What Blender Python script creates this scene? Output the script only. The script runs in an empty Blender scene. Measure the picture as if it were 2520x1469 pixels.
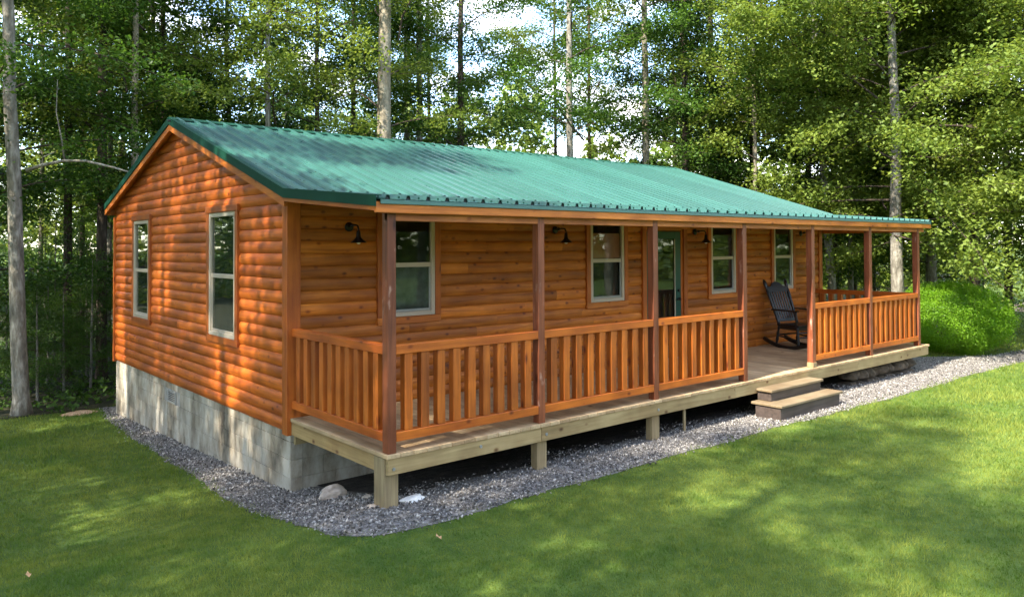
import bpy, math, random
import numpy as np
from mathutils import Matrix, Vector
random.seed(7); rng = np.random.default_rng(11)
C = bpy.context.scene.collection
SC = bpy.context.scene
R = math.radians

# ------------------------------------------------------------------ camera
YAW, PITCH, ROLL = 0.7037, 0.0194, -0.0048
CAM = Vector((-3.6557, -8.094, 1.8587))
_c, _s = math.cos(YAW), math.sin(YAW)
r0 = Vector((_c, -_s, 0)); f0 = Vector((_s, _c, 0)); u0 = Vector((0, 0, 1))
f1 = f0*math.cos(PITCH) + u0*math.sin(PITCH); u1 = u0*math.cos(PITCH) - f0*math.sin(PITCH)
r2 = r0*math.cos(ROLL) + u1*math.sin(ROLL); u2 = u1*math.cos(ROLL) - r0*math.sin(ROLL)
cam = bpy.data.cameras.new('camera'); co = bpy.data.objects.new('camera', cam); C.objects.link(co)
m = Matrix((r2, u2, -f1)).transposed().to_4x4(); m.translation = CAM
co.matrix_world = m
cam.sensor_fit = 'HORIZONTAL'; cam.sensor_width = 36; cam.lens = 36*1902.5/2520
cam.shift_y = -(734.5-570.95)/2520; cam.clip_end = 2000; cam.clip_start = 0.05
SC.camera = co
SC.render.resolution_x = 1024; SC.render.resolution_y = 596

# ------------------------------------------------------------------ sun, sky, exposure
SUN = Vector((-0.66, -0.07, 0.75)).normalized()
sl = bpy.data.lights.new('sun', 'SUN'); sl.energy = 2.9; sl.angle = R(0.8); sl.color = (1, .93, .80)
so = bpy.data.objects.new('sun', sl); C.objects.link(so)
so.rotation_euler = (-SUN).to_track_quat('-Z', 'Y').to_euler(); so.location = SUN*50
w = bpy.data.worlds.new('World'); SC.world = w; w.use_nodes = True
nt = w.node_tree; N = nt.nodes; Lk = nt.links
for n in list(N): N.remove(n)
out = N.new('ShaderNodeOutputWorld'); bg = N.new('ShaderNodeBackground'); bg.inputs[1].default_value = 0.15
sky = N.new('ShaderNodeTexSky'); sky.sky_type = 'NISHITA'; sky.sun_disc = False
sky.sun_elevation = math.asin(SUN.z); sky.sun_rotation = math.atan2(SUN.x, SUN.y)
sky.air_density = 1.0; sky.dust_density = 0.4; sky.ozone_density = 2.0
tc = N.new('ShaderNodeTexCoord'); no = N.new('ShaderNodeTexNoise'); no.inputs['Scale'].default_value = 3.2
no.inputs['Detail'].default_value = 7; no.inputs['Roughness'].default_value = .6
mp = N.new('ShaderNodeMapping'); mp.inputs['Scale'].default_value = (1, 1, 2.6); mp.inputs['Location'].default_value = (3.1, 1.7, .2)
rp = N.new('ShaderNodeValToRGB'); rp.color_ramp.elements[0].position = .51; rp.color_ramp.elements[1].position = .65
mx = N.new('ShaderNodeMix'); mx.data_type = 'RGBA'; mx.inputs[7].default_value = (7.3, 6.6, 5.8, 1)
Lk.new(tc.outputs['Generated'], mp.inputs[0]); Lk.new(mp.outputs[0], no.inputs['Vector'])
Lk.new(no.outputs['Fac'], rp.inputs[0]); Lk.new(rp.outputs[0], mx.inputs[0]); Lk.new(sky.outputs[0], mx.inputs[6])
Lk.new(mx.outputs[2], bg.inputs[0]); Lk.new(bg.outputs[0], out.inputs[0])
SC.view_settings.view_transform = 'Standard'; SC.view_settings.look = 'None'
SC.view_settings.gamma = 1; SC.view_settings.use_curve_mapping = False
SC.view_settings.exposure = 2.6
SC.render.engine = 'CYCLES'
SC.cycles.max_bounces = 6; SC.cycles.diffuse_bounces = 3; SC.cycles.transmission_bounces = 3; SC.cycles.glossy_bounces = 2; SC.cycles.transparent_max_bounces = 8

# ------------------------------------------------------------------ materials
def newmat(name):
    m = bpy.data.materials.new(name); m.use_nodes = True
    return m, m.node_tree.nodes, m.node_tree.links, m.node_tree.nodes['Principled BSDF']
def ramp(N, stops):
    r = N.new('ShaderNodeValToRGB'); e = r.color_ramp.elements
    while len(e) < len(stops): e.new(.5)
    for i, (p, c) in enumerate(stops): e[i].position = p; e[i].color = (*c, 1)
    return r
def texmap(N, L, scale, obj_rand=True, src='Object'):
    t = N.new('ShaderNodeTexCoord'); mp = N.new('ShaderNodeMapping'); mp.inputs['Scale'].default_value = scale
    L.new(t.outputs[src], mp.inputs[0])
    if obj_rand:
        oi = N.new('ShaderNodeObjectInfo'); mu = N.new('ShaderNodeMath'); mu.operation = 'MULTIPLY'; mu.inputs[1].default_value = 37
        L.new(oi.outputs['Random'], mu.inputs[0])
        cb = N.new('ShaderNodeCombineXYZ')
        for k in range(3): L.new(mu.outputs[0], cb.inputs[k])
        L.new(cb.outputs[0], mp.inputs['Location'])
        return mp, oi
    return mp, None
def mixc(N, L, mode, fac, a, b):
    x = N.new('ShaderNodeMix'); x.data_type = 'RGBA'; x.blend_type = mode
    for s, v in ((0, fac), (6, a), (7, b)):
        if hasattr(v, 'links') or hasattr(v, 'is_linked'): L.new(v, x.inputs[s])
        else: x.inputs[s].default_value = v if s == 0 else (*v, 1)
    return x.outputs[2]
def wood(name, light, dark, axis, rough=.55, knots=.8, var=.35, wear=None, coat=0.0):
    m, N, L, B = newmat(name)
    sc = [26, 26, 26]; sc[axis] = 1.6
    mp, oi = texmap(N, L, sc)
    n1 = N.new('ShaderNodeTexNoise'); n1.inputs['Scale'].default_value = 1; n1.inputs['Detail'].default_value = 6; n1.inputs['Distortion'].default_value = .6
    L.new(mp.outputs[0], n1.inputs['Vector'])
    r = ramp(N, [(.30, dark), (.62, light)]); L.new(n1.outputs['Fac'], r.inputs[0])
    # per board tone
    mr = N.new('ShaderNodeMapRange'); mr.inputs[3].default_value = 1-var; mr.inputs[4].default_value = 1+var*.35
    L.new(oi.outputs['Random'], mr.inputs[0])
    cb = N.new('ShaderNodeCombineColor')
    for k in range(3): L.new(mr.outputs[0], cb.inputs[k])
    c = mixc(N, L, 'MULTIPLY', 1.0, r.outputs[0], cb.outputs[0])
    # blotchy stain
    mp3, _ = texmap(N, L, (2.2, 2.2, 2.2))
    n3 = N.new('ShaderNodeTexNoise'); n3.inputs['Scale'].default_value = 1; n3.inputs['Detail'].default_value = 4
    L.new(mp3.outputs[0], n3.inputs['Vector'])
    r3 = ramp(N, [(.35, (.72, .66, .60)), (.65, (1.06, 1.06, 1.06))]); L.new(n3.outputs['Fac'], r3.inputs[0])
    c = mixc(N, L, 'MULTIPLY', 1.0, c, r3.outputs[0])
    # knots
    sk = [5.5, 5.5, 9.0]; 
    if axis == 2: sk = [9, 9, 3.2]
    mp2, _ = texmap(N, L, sk)
    vo = N.new('ShaderNodeTexVoronoi'); vo.inputs['Scale'].default_value = 1; vo.inputs['Randomness'].default_value = 1
    nd = N.new('ShaderNodeTexNoise'); nd.inputs['Scale'].default_value = 3
    L.new(mp2.outputs[0], vo.inputs['Vector'])
    rk = ramp(N, [(.05, (.26, .15, .09)), (.14, (.62, .5, .42)), (.24, (1, 1, 1))]); L.new(vo.outputs['Distance'], rk.inputs[0])
    gt = N.new('ShaderNodeMath'); gt.operation = 'GREATER_THAN'; gt.inputs[1].default_value = 1-knots*.5
    sp = N.new('ShaderNodeSeparateColor'); L.new(vo.outputs['Color'], sp.inputs[0]); L.new(sp.outputs[0], gt.inputs[0])
    c = mixc(N, L, 'MULTIPLY', gt.outputs[0], c, rk.outputs[0])
    if wear:
        mp4, _ = texmap(N, L, (14, 14, 5))
        n4 = N.new('ShaderNodeTexNoise'); n4.inputs['Scale'].default_value = 1; n4.inputs['Detail'].default_value = 8
        L.new(mp4.outputs[0], n4.inputs['Vector'])
        r4 = ramp(N, [(.64, (0, 0, 0)), (.80, (1, 1, 1))]); L.new(n4.outputs['Fac'], r4.inputs[0])
        c = mixc(N, L, 'MIX', r4.outputs[0], c, wear)
    L.new(c, B.inputs['Base Color']); B.inputs['Roughness'].default_value = rough
    B.inputs['Coat Weight'].default_value = coat; B.inputs['Coat Roughness'].default_value = .35
    bp = N.new('ShaderNodeBump'); bp.inputs['Strength'].default_value = .25; bp.inputs['Distance'].default_value = .004
    L.new(n1.outputs['Fac'], bp.inputs['Height']); L.new(bp.outputs[0], B.inputs['Normal'])
    return m
ORL, ORD = (.60, .185, .022), (.40, .098, .010)
M = {}
M['log_x'] = wood('stained_log_front', (.62, .190, .018), (.38, .095, .008), 0, .55, 1.4, .42)
M['log_y'] = wood('stained_log_gable', (.62, .150, .010), (.40, .080, .006), 1, .5, .5, .28)
M['trim_z'] = wood('stained_trim_upright', (.50, .130, .012), (.35, .074, .007), 2, .5, .6, .2)
M['trim_x'] = wood('stained_trim_long', (.66, .200, .026), (.46, .118, .012), 0, .5, .6, .15)
M['trim_y'] = wood('stained_trim_across', (.60, .180, .018), (.42, .100, .009), 1, .5, .6, .15)
M['casing_z'] = wood('window_casing_upright', (.46, .118, .016), (.33, .072, .008), 2, .5, .4, .15)
M['casing_y'] = wood('window_casing_across', (.46, .118, .016), (.33, .072, .008), 1, .5, .4, .15)
M['rail_x'] = wood('rail_wood_long', (.62, .160, .013), (.42, .090, .007), 0, .5, .7, .15)
M['rail_y'] = wood('rail_wood_across', (.56, .130, .010), (.36, .072, .006), 1, .5, .7, .15)
M['picket'] = wood('picket_wood', (.58, .150, .013), (.35, .080, .006), 2, .5, .7, .3)
M['post'] = wood('post_wood', (.27, .078, .030), (.155, .038, .014), 2, .5, .5, .15, wear=(.50, .33, .26))
M['beam'] = wood('beam_wood', (.58, .190, .045), (.40, .112, .022), 0, .55, 1.2, .1)
M['deck'] = wood('deck_wood', (.58, .41, .225), (.42, .285, .15), 1, .75, .35, .22)
M['rim'] = wood('rim_wood_long', (.45, .325, .150), (.32, .225, .095), 0, .7, 1.0, .08)
M['rim_y'] = wood('rim_wood_across', (.42, .275, .11), (.29, .18, .07), 1, .7, .8, .08)
M['pier'] = wood('support_post_wood', (.36, .27, .14), (.23, .165, .085), 2, .8, .5, .1, wear=(.22, .20, .14))
M['tread'] = wood('tread_wood', (.235, .175, .10), (.17, .125, .07), 0, .65, .1, .1)
M['riser'] = wood('riser_composite', (.090, .066, .055), (.050, .037, .032), 0, .6, .1, .15)
def flat(name, col, rough=.5, metal=0, noise=0, nscale=20, bump=0, spec=.5):
    m, N, L, B = newmat(name)
    B.inputs['Roughness'].default_value = rough; B.inputs['Metallic'].default_value = metal
    B.inputs['Specular IOR Level'].default_value = spec
    B.inputs['Base Color'].default_value = (*col, 1)
    if noise or bump:
        mp, _ = texmap(N, L, (nscale,)*3, False)
        n = N.new('ShaderNodeTexNoise'); n.inputs['Scale'].default_value = 1; n.inputs['Detail'].default_value = 6
        L.new(mp.outputs[0], n.inputs['Vector'])
        r = ramp(N, [(.3, tuple(c*(1-noise) for c in col)), (.7, tuple(min(1, c*(1+noise)) for c in col))]); L.new(n.outputs['Fac'], r.inputs[0])
        L.new(r.outputs[0], B.inputs['Base Color'])
        if bump:
            b = N.new('ShaderNodeBump'); b.inputs['Strength'].default_value = .6; b.inputs['Distance'].default_value = bump
            L.new(n.outputs['Fac'], b.inputs['Height']); L.new(b.outputs[0], B.inputs['Normal'])
    return m
def roofmat():
    m, N, L, B = newmat('green_roof_metal')
    mp, oi = texmap(N, L, (1.3, .5, 1.3), True)
    pr1 = N.new('ShaderNodeMapRange'); pr1.inputs[3].default_value = .86; pr1.inputs[4].default_value = 1.1; L.new(oi.outputs['Random'], pr1.inputs[0])
    pt = N.new('ShaderNodeCombineColor')
    for k in range(3): L.new(pr1.outputs[0], pt.inputs[k])
    n = N.new('ShaderNodeTexNoise'); n.inputs['Scale'].default_value = 1; n.inputs['Detail'].default_value = 5
    L.new(mp.outputs[0], n.inputs['Vector'])
    r = ramp(N, [(.3, (.024, .090, .072)), (.7, (.034, .116, .094))]); L.new(n.outputs['Fac'], r.inputs[0])
    L.new(mixc(N, L, 'MULTIPLY', 1.0, r.outputs[0], pt.outputs[0]), B.inputs['Base Color'])
    mp2, _ = texmap(N, L, (9, 2, 9), False)
    n2 = N.new('ShaderNodeTexNoise'); n2.inputs['Scale'].default_value = 1; n2.inputs['Detail'].default_value = 3
    L.new(mp2.outputs[0], n2.inputs['Vector'])
    rr = N.new('ShaderNodeMapRange'); rr.inputs[3].default_value = .22; rr.inputs[4].default_value = .38
    L.new(n2.outputs['Fac'], rr.inputs[0]); L.new(rr.outputs[0], B.inputs['Roughness'])
    B.inputs['Coat Weight'].default_value = .35; B.inputs['Coat Roughness'].default_value = .22
    b = N.new('ShaderNodeBump'); b.inputs['Strength'].default_value = .10; b.inputs['Distance'].default_value = .01
    L.new(n2.outputs['Fac'], b.inputs['Height']); L.new(b.outputs[0], B.inputs['Normal'])
    return m
M['roof'] = roofmat()
M['trimgreen'] = flat('dark_green_trim', (.005, .046, .027), .6, spec=.15)
M['eavegreen'] = flat('grey_green_drip_edge', (.07, .16, .14), .4)
M['foam'] = flat('black_closure_foam', (.01, .015, .015), .8)
M['white'] = flat('white_vinyl', (.48, .40, .31), .4)
M['dark'] = flat('dark_interior', (.006, .007, .006), .6)
M['screen'] = flat('grey_insect_screen', (.035, .042, .038), .8)
M['screenlight'] = flat('pale_curtain', (.20, .22, .20), .8, noise=.5, nscale=9)
M['salmon'] = flat('salmon_reflection', (.95, .34, .20), .7, noise=.15, nscale=6)  # pinkish reflection put into the colour of a sheet behind the glass
M['black'] = flat('black_metal', (.012, .012, .014), .35, .4)
M['blackpaint'] = flat('black_paint', (.010, .011, .012), .32)
M['bulb'] = flat('bulb_glass', (.75, .72, .65), .2)
M['doorgreen'] = flat('green_door_paint', (.004, .060, .046), .35)
M['steel'] = flat('galvanised_steel', (.35, .35, .34), .5, .6)
def glassmat():
    m = bpy.data.materials.new('window_glass'); m.use_nodes = True
    N = m.node_tree.nodes; L = m.node_tree.links
    for n in list(N): N.remove(n)
    o = N.new('ShaderNodeOutputMaterial'); g = N.new('ShaderNodeBsdfGlossy'); t = N.new('ShaderNodeBsdfTransparent')
    g.inputs['Roughness'].default_value = .015; g.inputs['Color'].default_value = (.85, .9, .88, 1)
    t.inputs[0].default_value = (.72, .76, .74, 1)
    lw = N.new('ShaderNodeLayerWeight'); pw = N.new('ShaderNodeMath'); pw.operation = 'POWER'; pw.inputs[1].default_value = 4
    L.new(lw.outputs['Facing'], pw.inputs[0]); lw.inputs[0].default_value = .5
    a = N.new('ShaderNodeMath'); a.operation = 'MULTIPLY_ADD'; a.inputs[1].default_value = .9; a.inputs[2].default_value = .03
    L.new(pw.outputs[0], a.inputs[0])
    mx = N.new('ShaderNodeMixShader'); L.new(a.outputs[0], mx.inputs[0]); L.new(t.outputs[0], mx.inputs[1]); L.new(g.outputs[0], mx.inputs[2])
    nz = N.new('ShaderNodeTexNoise'); nz.inputs['Scale'].default_value = 2.5
    b = N.new('ShaderNodeBump'); b.inputs['Strength'].default_value = .012; b.inputs['Distance'].default_value = .05
    L.new(nz.outputs['Fac'], b.inputs['Height']); L.new(b.outputs[0], g.inputs['Normal'])
    L.new(mx.outputs[0], o.inputs[0]); return m
M['glass'] = glassmat()
def concrete():
    m, N, L, B = newmat('weathered_block')
    mp, oi = texmap(N, L, (1.7, 1.7, .75))
    n = N.new('ShaderNodeTexNoise'); n.inputs['Scale'].default_value = 1.6; n.inputs['Detail'].default_value = 8; n.inputs['Roughness'].default_value = .65
    t = N.new('ShaderNodeTexCoord'); L.new(t.outputs['Object'], mp.inputs[0]); mp.inputs['Location'].default_value = (0, 0, 0)
    for l in list(mp.inputs['Location'].links): L.remove(l)
    L.new(mp.outputs[0], n.inputs['Vector'])
    r = ramp(N, [(.32, (.085, .066, .045)), (.44, (.27, .220, .155)), (.60, (.47, .415, .33))]); L.new(n.outputs['Fac'], r.inputs[0])
    mr = N.new('ShaderNodeMapRange'); mr.inputs[3].default_value = .86; mr.inputs[4].default_value = 1.08
    L.new(oi.outputs['Random'], mr.inputs[0]); cb = N.new('ShaderNodeCombineColor')
    for k in range(3): L.new(mr.outputs[0], cb.inputs[k])
    c = mixc(N, L, 'MULTIPLY', 1.0, r.outputs[0], cb.outputs[0])
    L.new(c, B.inputs['Base Color']); B.inputs['Roughness'].default_value = .9
    n2 = N.new('ShaderNodeTexNoise'); n2.inputs['Scale'].default_value = 60; n2.inputs['Detail'].default_value = 5
    L.new(t.outputs['Object'], n2.inputs['Vector'])
    b = N.new('ShaderNodeBump'); b.inputs['Strength'].default_value = .5; b.inputs['Distance'].default_value = .004
    L.new(n2.outputs['Fac'], b.inputs['Height']); L.new(b.outputs[0], B.inputs['Normal'])
    return m
M['block'] = concrete()
M['mortar'] = flat('mortar', (.30, .28, .25), .95, noise=.2, nscale=8)
M['stone'] = flat('tan_rock', (.46, .37, .29), .9, noise=.35, nscale=9, bump=.02)
M['rubble'] = flat('rough_rubble', (.095, .070, .046), .95, noise=.75, nscale=5, bump=.05)
M['whitestone'] = flat('pale_rock', (.75, .72, .66), .9, noise=.15, nscale=12, bump=.01)
def multi(name, stops, scale, rough=.9, bump=.0, bscale=60, detail=6, sc3=(1, 1, 1), second=None):
    m, N, L, B = newmat(name)
    mp, _ = texmap(N, L, tuple(scale*s for s in sc3), False)
    n = N.new('ShaderNodeTexNoise'); n.inputs['Scale'].default_value = 1; n.inputs['Detail'].default_value = detail; n.inputs['Roughness'].default_value = .6
    L.new(mp.outputs[0], n.inputs['Vector'])
    r = ramp(N, stops); L.new(n.outputs['Fac'], r.inputs[0]); c = r.outputs[0]
    if second:
        mp2, _ = texmap(N, L, (second[0],)*3, False)
        n2 = N.new('ShaderNodeTexNoise'); n2.inputs['Scale'].default_value = 1; n2.inputs['Detail'].default_value = 3
        L.new(mp2.outputs[0], n2.inputs['Vector'])
        r2_ = ramp(N, second[1]); L.new(n2.outputs['Fac'], r2_.inputs[0])
        c = mixc(N, L, 'MULTIPLY', 1.0, c, r2_.outputs[0])
    L.new(c, B.inputs['Base Color']); B.inputs['Roughness'].default_value = rough; B.inputs['Specular IOR Level'].default_value = .25
    if bump:
        nb = N.new('ShaderNodeTexNoise'); nb.inputs['Scale'].default_value = bscale; nb.inputs['Detail'].default_value = 4
        t = N.new('ShaderNodeTexCoord'); L.new(t.outputs['Object'], nb.inputs['Vector'])
        b = N.new('ShaderNodeBump'); b.inputs['Strength'].default_value = .8; b.inputs['Distance'].default_value = bump
        L.new(nb.outputs['Fac'], b.inputs['Height']); L.new(b.outputs[0], B.inputs['Normal'])
    return m
M['lawn'] = multi('lawn_soil', [(.3, (.050, .092, .013)), (.7, (.100, .150, .026))], 5, bump=.02, bscale=40, second=(.7, [(.35, (.8, .85, .8)), (.65, (1.2, 1.1, 1.0))]))
M['gravelbed'] = multi('gravel_bed', [(.35, (.10, .09, .08)), (.55, (.21, .195, .18)), (.7, (.34, .32, .30))], 34, bump=.02, bscale=60, detail=3)
M['forest'] = multi('leaf_litter', [(.3, (.010, .012, .005)), (.55, (.030, .030, .012)), (.75, (.075, .058, .028))], 4, bump=.04, bscale=14)
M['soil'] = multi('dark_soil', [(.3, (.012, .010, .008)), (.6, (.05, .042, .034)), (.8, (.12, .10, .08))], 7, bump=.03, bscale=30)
M['dirt'] = multi('bare_dirt', [(.3, (.36, .22, .12)), (.7, (.55, .38, .24))], 5, bump=.02, bscale=20)
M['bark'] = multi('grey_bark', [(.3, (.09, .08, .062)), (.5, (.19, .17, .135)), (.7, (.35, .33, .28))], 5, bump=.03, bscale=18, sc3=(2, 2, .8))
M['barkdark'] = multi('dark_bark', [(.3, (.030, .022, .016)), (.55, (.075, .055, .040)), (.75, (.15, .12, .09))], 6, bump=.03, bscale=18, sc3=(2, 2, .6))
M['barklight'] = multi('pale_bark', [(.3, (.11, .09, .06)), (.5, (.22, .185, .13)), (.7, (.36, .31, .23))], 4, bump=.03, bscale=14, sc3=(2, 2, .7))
def leafmat(name, a, b, trans, tf=.45, nscale=.9, rough=.45):
    m, N, L, B = newmat(name)
    t = N.new('ShaderNodeNewGeometry')
    n = N.new('ShaderNodeTexNoise'); n.inputs['Scale'].default_value = nscale; n.inputs['Detail'].default_value = 3
    L.new(t.outputs['Position'], n.inputs['Vector'])
    n2 = N.new('ShaderNodeTexNoise'); n2.inputs['Scale'].default_value = nscale*9
    L.new(t.outputs['Position'], n2.inputs['Vector'])
    ad = N.new('ShaderNodeMath'); ad.operation = 'MULTIPLY_ADD'; ad.inputs[1].default_value = .5
    L.new(n2.outputs['Fac'], ad.inputs[0])
    hf = N.new('ShaderNodeMath'); hf.operation = 'MULTIPLY'; hf.inputs[1].default_value = .5; L.new(n.outputs['Fac'], hf.inputs[0]); L.new(hf.outputs[0], ad.inputs[2])
    r = ramp(N, [(.38, a), (.62, b)]); L.new(ad.outputs[0], r.inputs[0])
    L.new(r.outputs[0], B.inputs['Base Color']); B.inputs['Roughness'].default_value = rough; B.inputs['Specular IOR Level'].default_value = .18
    tr = N.new('ShaderNodeBsdfTranslucent')
    c = mixc(N, L, 'MULTIPLY', 1.0, r.outputs[0], trans); L.new(c, tr.inputs[0])
    mx = N.new('ShaderNodeMixShader'); mx.inputs[0].default_value = tf
    L.new(B.outputs[0], mx.inputs[1]); L.new(tr.outputs[0], mx.inputs[2])
    L.new(mx.outputs[0], N['Material Output'].inputs[0])
    return m
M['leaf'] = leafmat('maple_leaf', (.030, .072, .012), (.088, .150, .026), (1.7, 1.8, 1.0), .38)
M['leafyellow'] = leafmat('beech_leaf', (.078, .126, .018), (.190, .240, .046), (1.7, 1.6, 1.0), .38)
M['leafdark'] = leafmat('deep_green_leaf', (.018, .046, .009), (.052, .098, .019), (1.7, 1.8, 1.0), .35)  # darker green than the maple leaf, used on the deep green trees
M['bushleaf'] = leafmat('bush_leaf', (.075, .17, .010), (.18, .31, .020), (1.8, 2.0, .6), nscale=3)
M['grass'] = leafmat('grass_blade', (.085, .150, .018), (.235, .265, .048), (1.4, 1.4, .8), .3, nscale=.75, rough=.6)

# ------------------------------------------------------------------ builders
class MB:
    def __init__(s): s.v = []; s.f = []
    def add(s, vs, fs):
        o = len(s.v); s.v += [tuple(v) for v in vs]; s.f += [tuple(i+o for i in f) for f in fs]; return s
    def box(s, x0, x1, y0, y1, z0, z1, b=0.004):
        x0, x1 = sorted((x0, x1)); y0, y1 = sorted((y0, y1)); z0, z1 = sorted((z0, z1))
        b = min(b, .3*min(x1-x0, y1-y0, z1-z0))
        X = (x0, x1); Y = (y0, y1); Z = (z0, z1); vs = []; idx = {}
        for i in (0, 1):
            for j in (0, 1):
                for k in (0, 1):
                    sx, sy, sz = (1-2*i)*b, (1-2*j)*b, (1-2*k)*b
                    for a in range(3):
                        idx[(i, j, k, a)] = len(vs)
                        vs.append((X[i]+(0 if a == 0 else sx), Y[j]+(0 if a == 1 else sy), Z[k]+(0 if a == 2 else sz)))
        fs = []
        for i in (0, 1):
            q = [idx[(i, 0, 0, 0)], idx[(i, 1, 0, 0)], idx[(i, 1, 1, 0)], idx[(i, 0, 1, 0)]]; fs.append(q if i else q[::-1])
            q = [idx[(0, i, 0, 1)], idx[(1, i, 0, 1)], idx[(1, i, 1, 1)], idx[(0, i, 1, 1)]]; fs.append(q[::-1] if i else q)
            q = [idx[(0, 0, i, 2)], idx[(1, 0, i, 2)], idx[(1, 1, i, 2)], idx[(0, 1, i, 2)]]; fs.append(q if i else q[::-1])
        for i in (0, 1):
            for j in (0, 1):
                q = [idx[(i, j, 0, 0)], idx[(i, j, 1, 0)], idx[(i, j, 1, 1)], idx[(i, j, 0, 1)]]; fs.append(q if (i != j) else q[::-1])
                q = [idx[(i, 0, j, 0)], idx[(i, 1, j, 0)], idx[(i, 1, j, 2)], idx[(i, 0, j, 2)]]; fs.append(q if (i == j) else q[::-1])
                q = [idx[(0, i, j, 1)], idx[(1, i, j, 1)], idx[(1, i, j, 2)], idx[(0, i, j, 2)]]; fs.append(q if (i != j) else q[::-1])
        for i in (0, 1):
            for j in (0, 1):
                for k in (0, 1):
                    q = [idx[(i, j, k, 0)], idx[(i, j, k, 1)], idx[(i, j, k, 2)]]; fs.append(q if (i+j+k) % 2 else q[::-1])
        return s.add(vs, fs)
    def prism(s, poly, axis, a, b):     # poly in the two other axes (in order), extruded along axis
        n = len(poly)
        def P(p, t):
            l = list(p); l.insert(axis, t); return tuple(l)
        vs = [P(p, a) for p in poly]+[P(p, b) for p in poly]
        fs = [tuple(range(n)), tuple(range(2*n-1, n-1, -1))]+[(i, i+n, (i+1) % n+n, (i+1) % n) for i in range(n)]
        return s.add(vs, fs)
    def tube(s, pts, rad, n=8, cap=True):
        pts = [Vector(p) for p in pts]; k = len(pts)
        if not hasattr(rad, '__len__'): rad = [rad]*k
        vs = []; fs = []; up = Vector((0.13, .2, 1)).normalized(); prev = None
        for i, p in enumerate(pts):
            d = (pts[min(i+1, k-1)]-pts[max(i-1, 0)]).normalized()
            if prev is None:
                a = d.orthogonal().normalized()
            else: a = (prev-d*prev.dot(d)).normalized()
            prev = a; b = d.cross(a)
            for j in range(n):
                t = 2*math.pi*j/n; vs.append(p+(a*math.cos(t)+b*math.sin(t))*rad[i])
        for i in range(k-1):
            for j in range(n): fs.append((i*n+j, i*n+(j+1) % n, (i+1)*n+(j+1) % n, (i+1)*n+j))
        if cap: fs.append(tuple(range(n))[::-1]); fs.append(tuple((k-1)*n+j for j in range(n)))
        return s.add(vs, fs)
    def lathe(s, c, prof, n=16):        # prof: (r, z)
        vs = []; fs = []; c = Vector(c)
        for r, z in prof:
            for j in range(n):
                t = 2*math.pi*j/n; vs.append(c+Vector((r*math.cos(t), r*math.sin(t), z)))
        for i in range(len(prof)-1):
            for j in range(n): fs.append((i*n+j, i*n+(j+1) % n, (i+1)*n+(j+1) % n, (i+1)*n+j))
        return s.add(vs, fs)
    def bar(s, p, q, w, h, up=(0, 0, 1)):   # rectangular bar p->q
        p = Vector(p); q = Vector(q); d = (q-p).normalized(); up = Vector(up)
        a = d.cross(up).normalized(); b = a.cross(d).normalized()
        vs = []
        for e in (p, q):
            for sa, sb in ((-1, -1), (1, -1), (1, 1), (-1, 1)): vs.append(e+a*sa*w/2+b*sb*h/2)
        return s.add(vs, [(0, 1, 2, 3), (7, 6, 5, 4), (0, 4, 5, 1), (1, 5, 6, 2), (2, 6, 7, 3), (3, 7, 4, 0)])
    def mesh(s, name, mat, smooth=False):
        me = bpy.data.meshes.new(name); me.from_pydata(s.v, [], s.f); me.materials.append(mat)
        if smooth: me.polygons.foreach_set('use_smooth', [True]*len(me.polygons))
        return me
    def build(s, name, mat, parent=None, smooth=False):
        me = s.mesh(name, mat, smooth)
        import bmesh
        bm = bmesh.new(); bm.from_mesh(me); bmesh.ops.recalc_face_normals(bm, faces=bm.faces); bm.to_mesh(me); bm.free()
        return link(name, me, parent)
def link(name, me, parent=None, loc=None):
    o = bpy.data.objects.new(name, me); C.objects.link(o)
    if parent: o.parent = parent
    if loc is not None: o.location = loc
    return o
def empty(name, loc=(0, 0, 0), parent=None, rz=0):
    o = bpy.data.objects.new(name, None); C.objects.link(o); o.location = loc; o.rotation_euler.z = rz
    o.empty_display_size = .2
    if parent: o.parent = parent
    return o
def tag(o, label=None, cat=None, group=None, kind=None):
    if label: o['label'] = label
    if cat: o['category'] = cat
    if group: o['group'] = group
    if kind: o['kind'] = kind
    return o
def copy_tree(o, parent=None):
    c = o.copy(); C.objects.link(c)
    if parent: c.parent = parent
    for ch in list(o.children): copy_tree(ch, c)
    return c
def npmesh(name, verts, faces, mat, smooth=False):
    me = bpy.data.meshes.new(name); nv = len(verts); nf, k = faces.shape
    me.vertices.add(nv); me.vertices.foreach_set('co', verts.astype(np.float32).ravel())
    me.loops.add(nf*k); me.loops.foreach_set('vertex_index', faces.astype(np.int32).ravel())
    me.polygons.add(nf); me.polygons.foreach_set('loop_start', np.arange(0, nf*k, k, dtype=np.int32))
    me.update(calc_edges=True); me.materials.append(mat)
    if smooth: me.polygons.foreach_set('use_smooth', [True]*nf)
    return me

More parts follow.
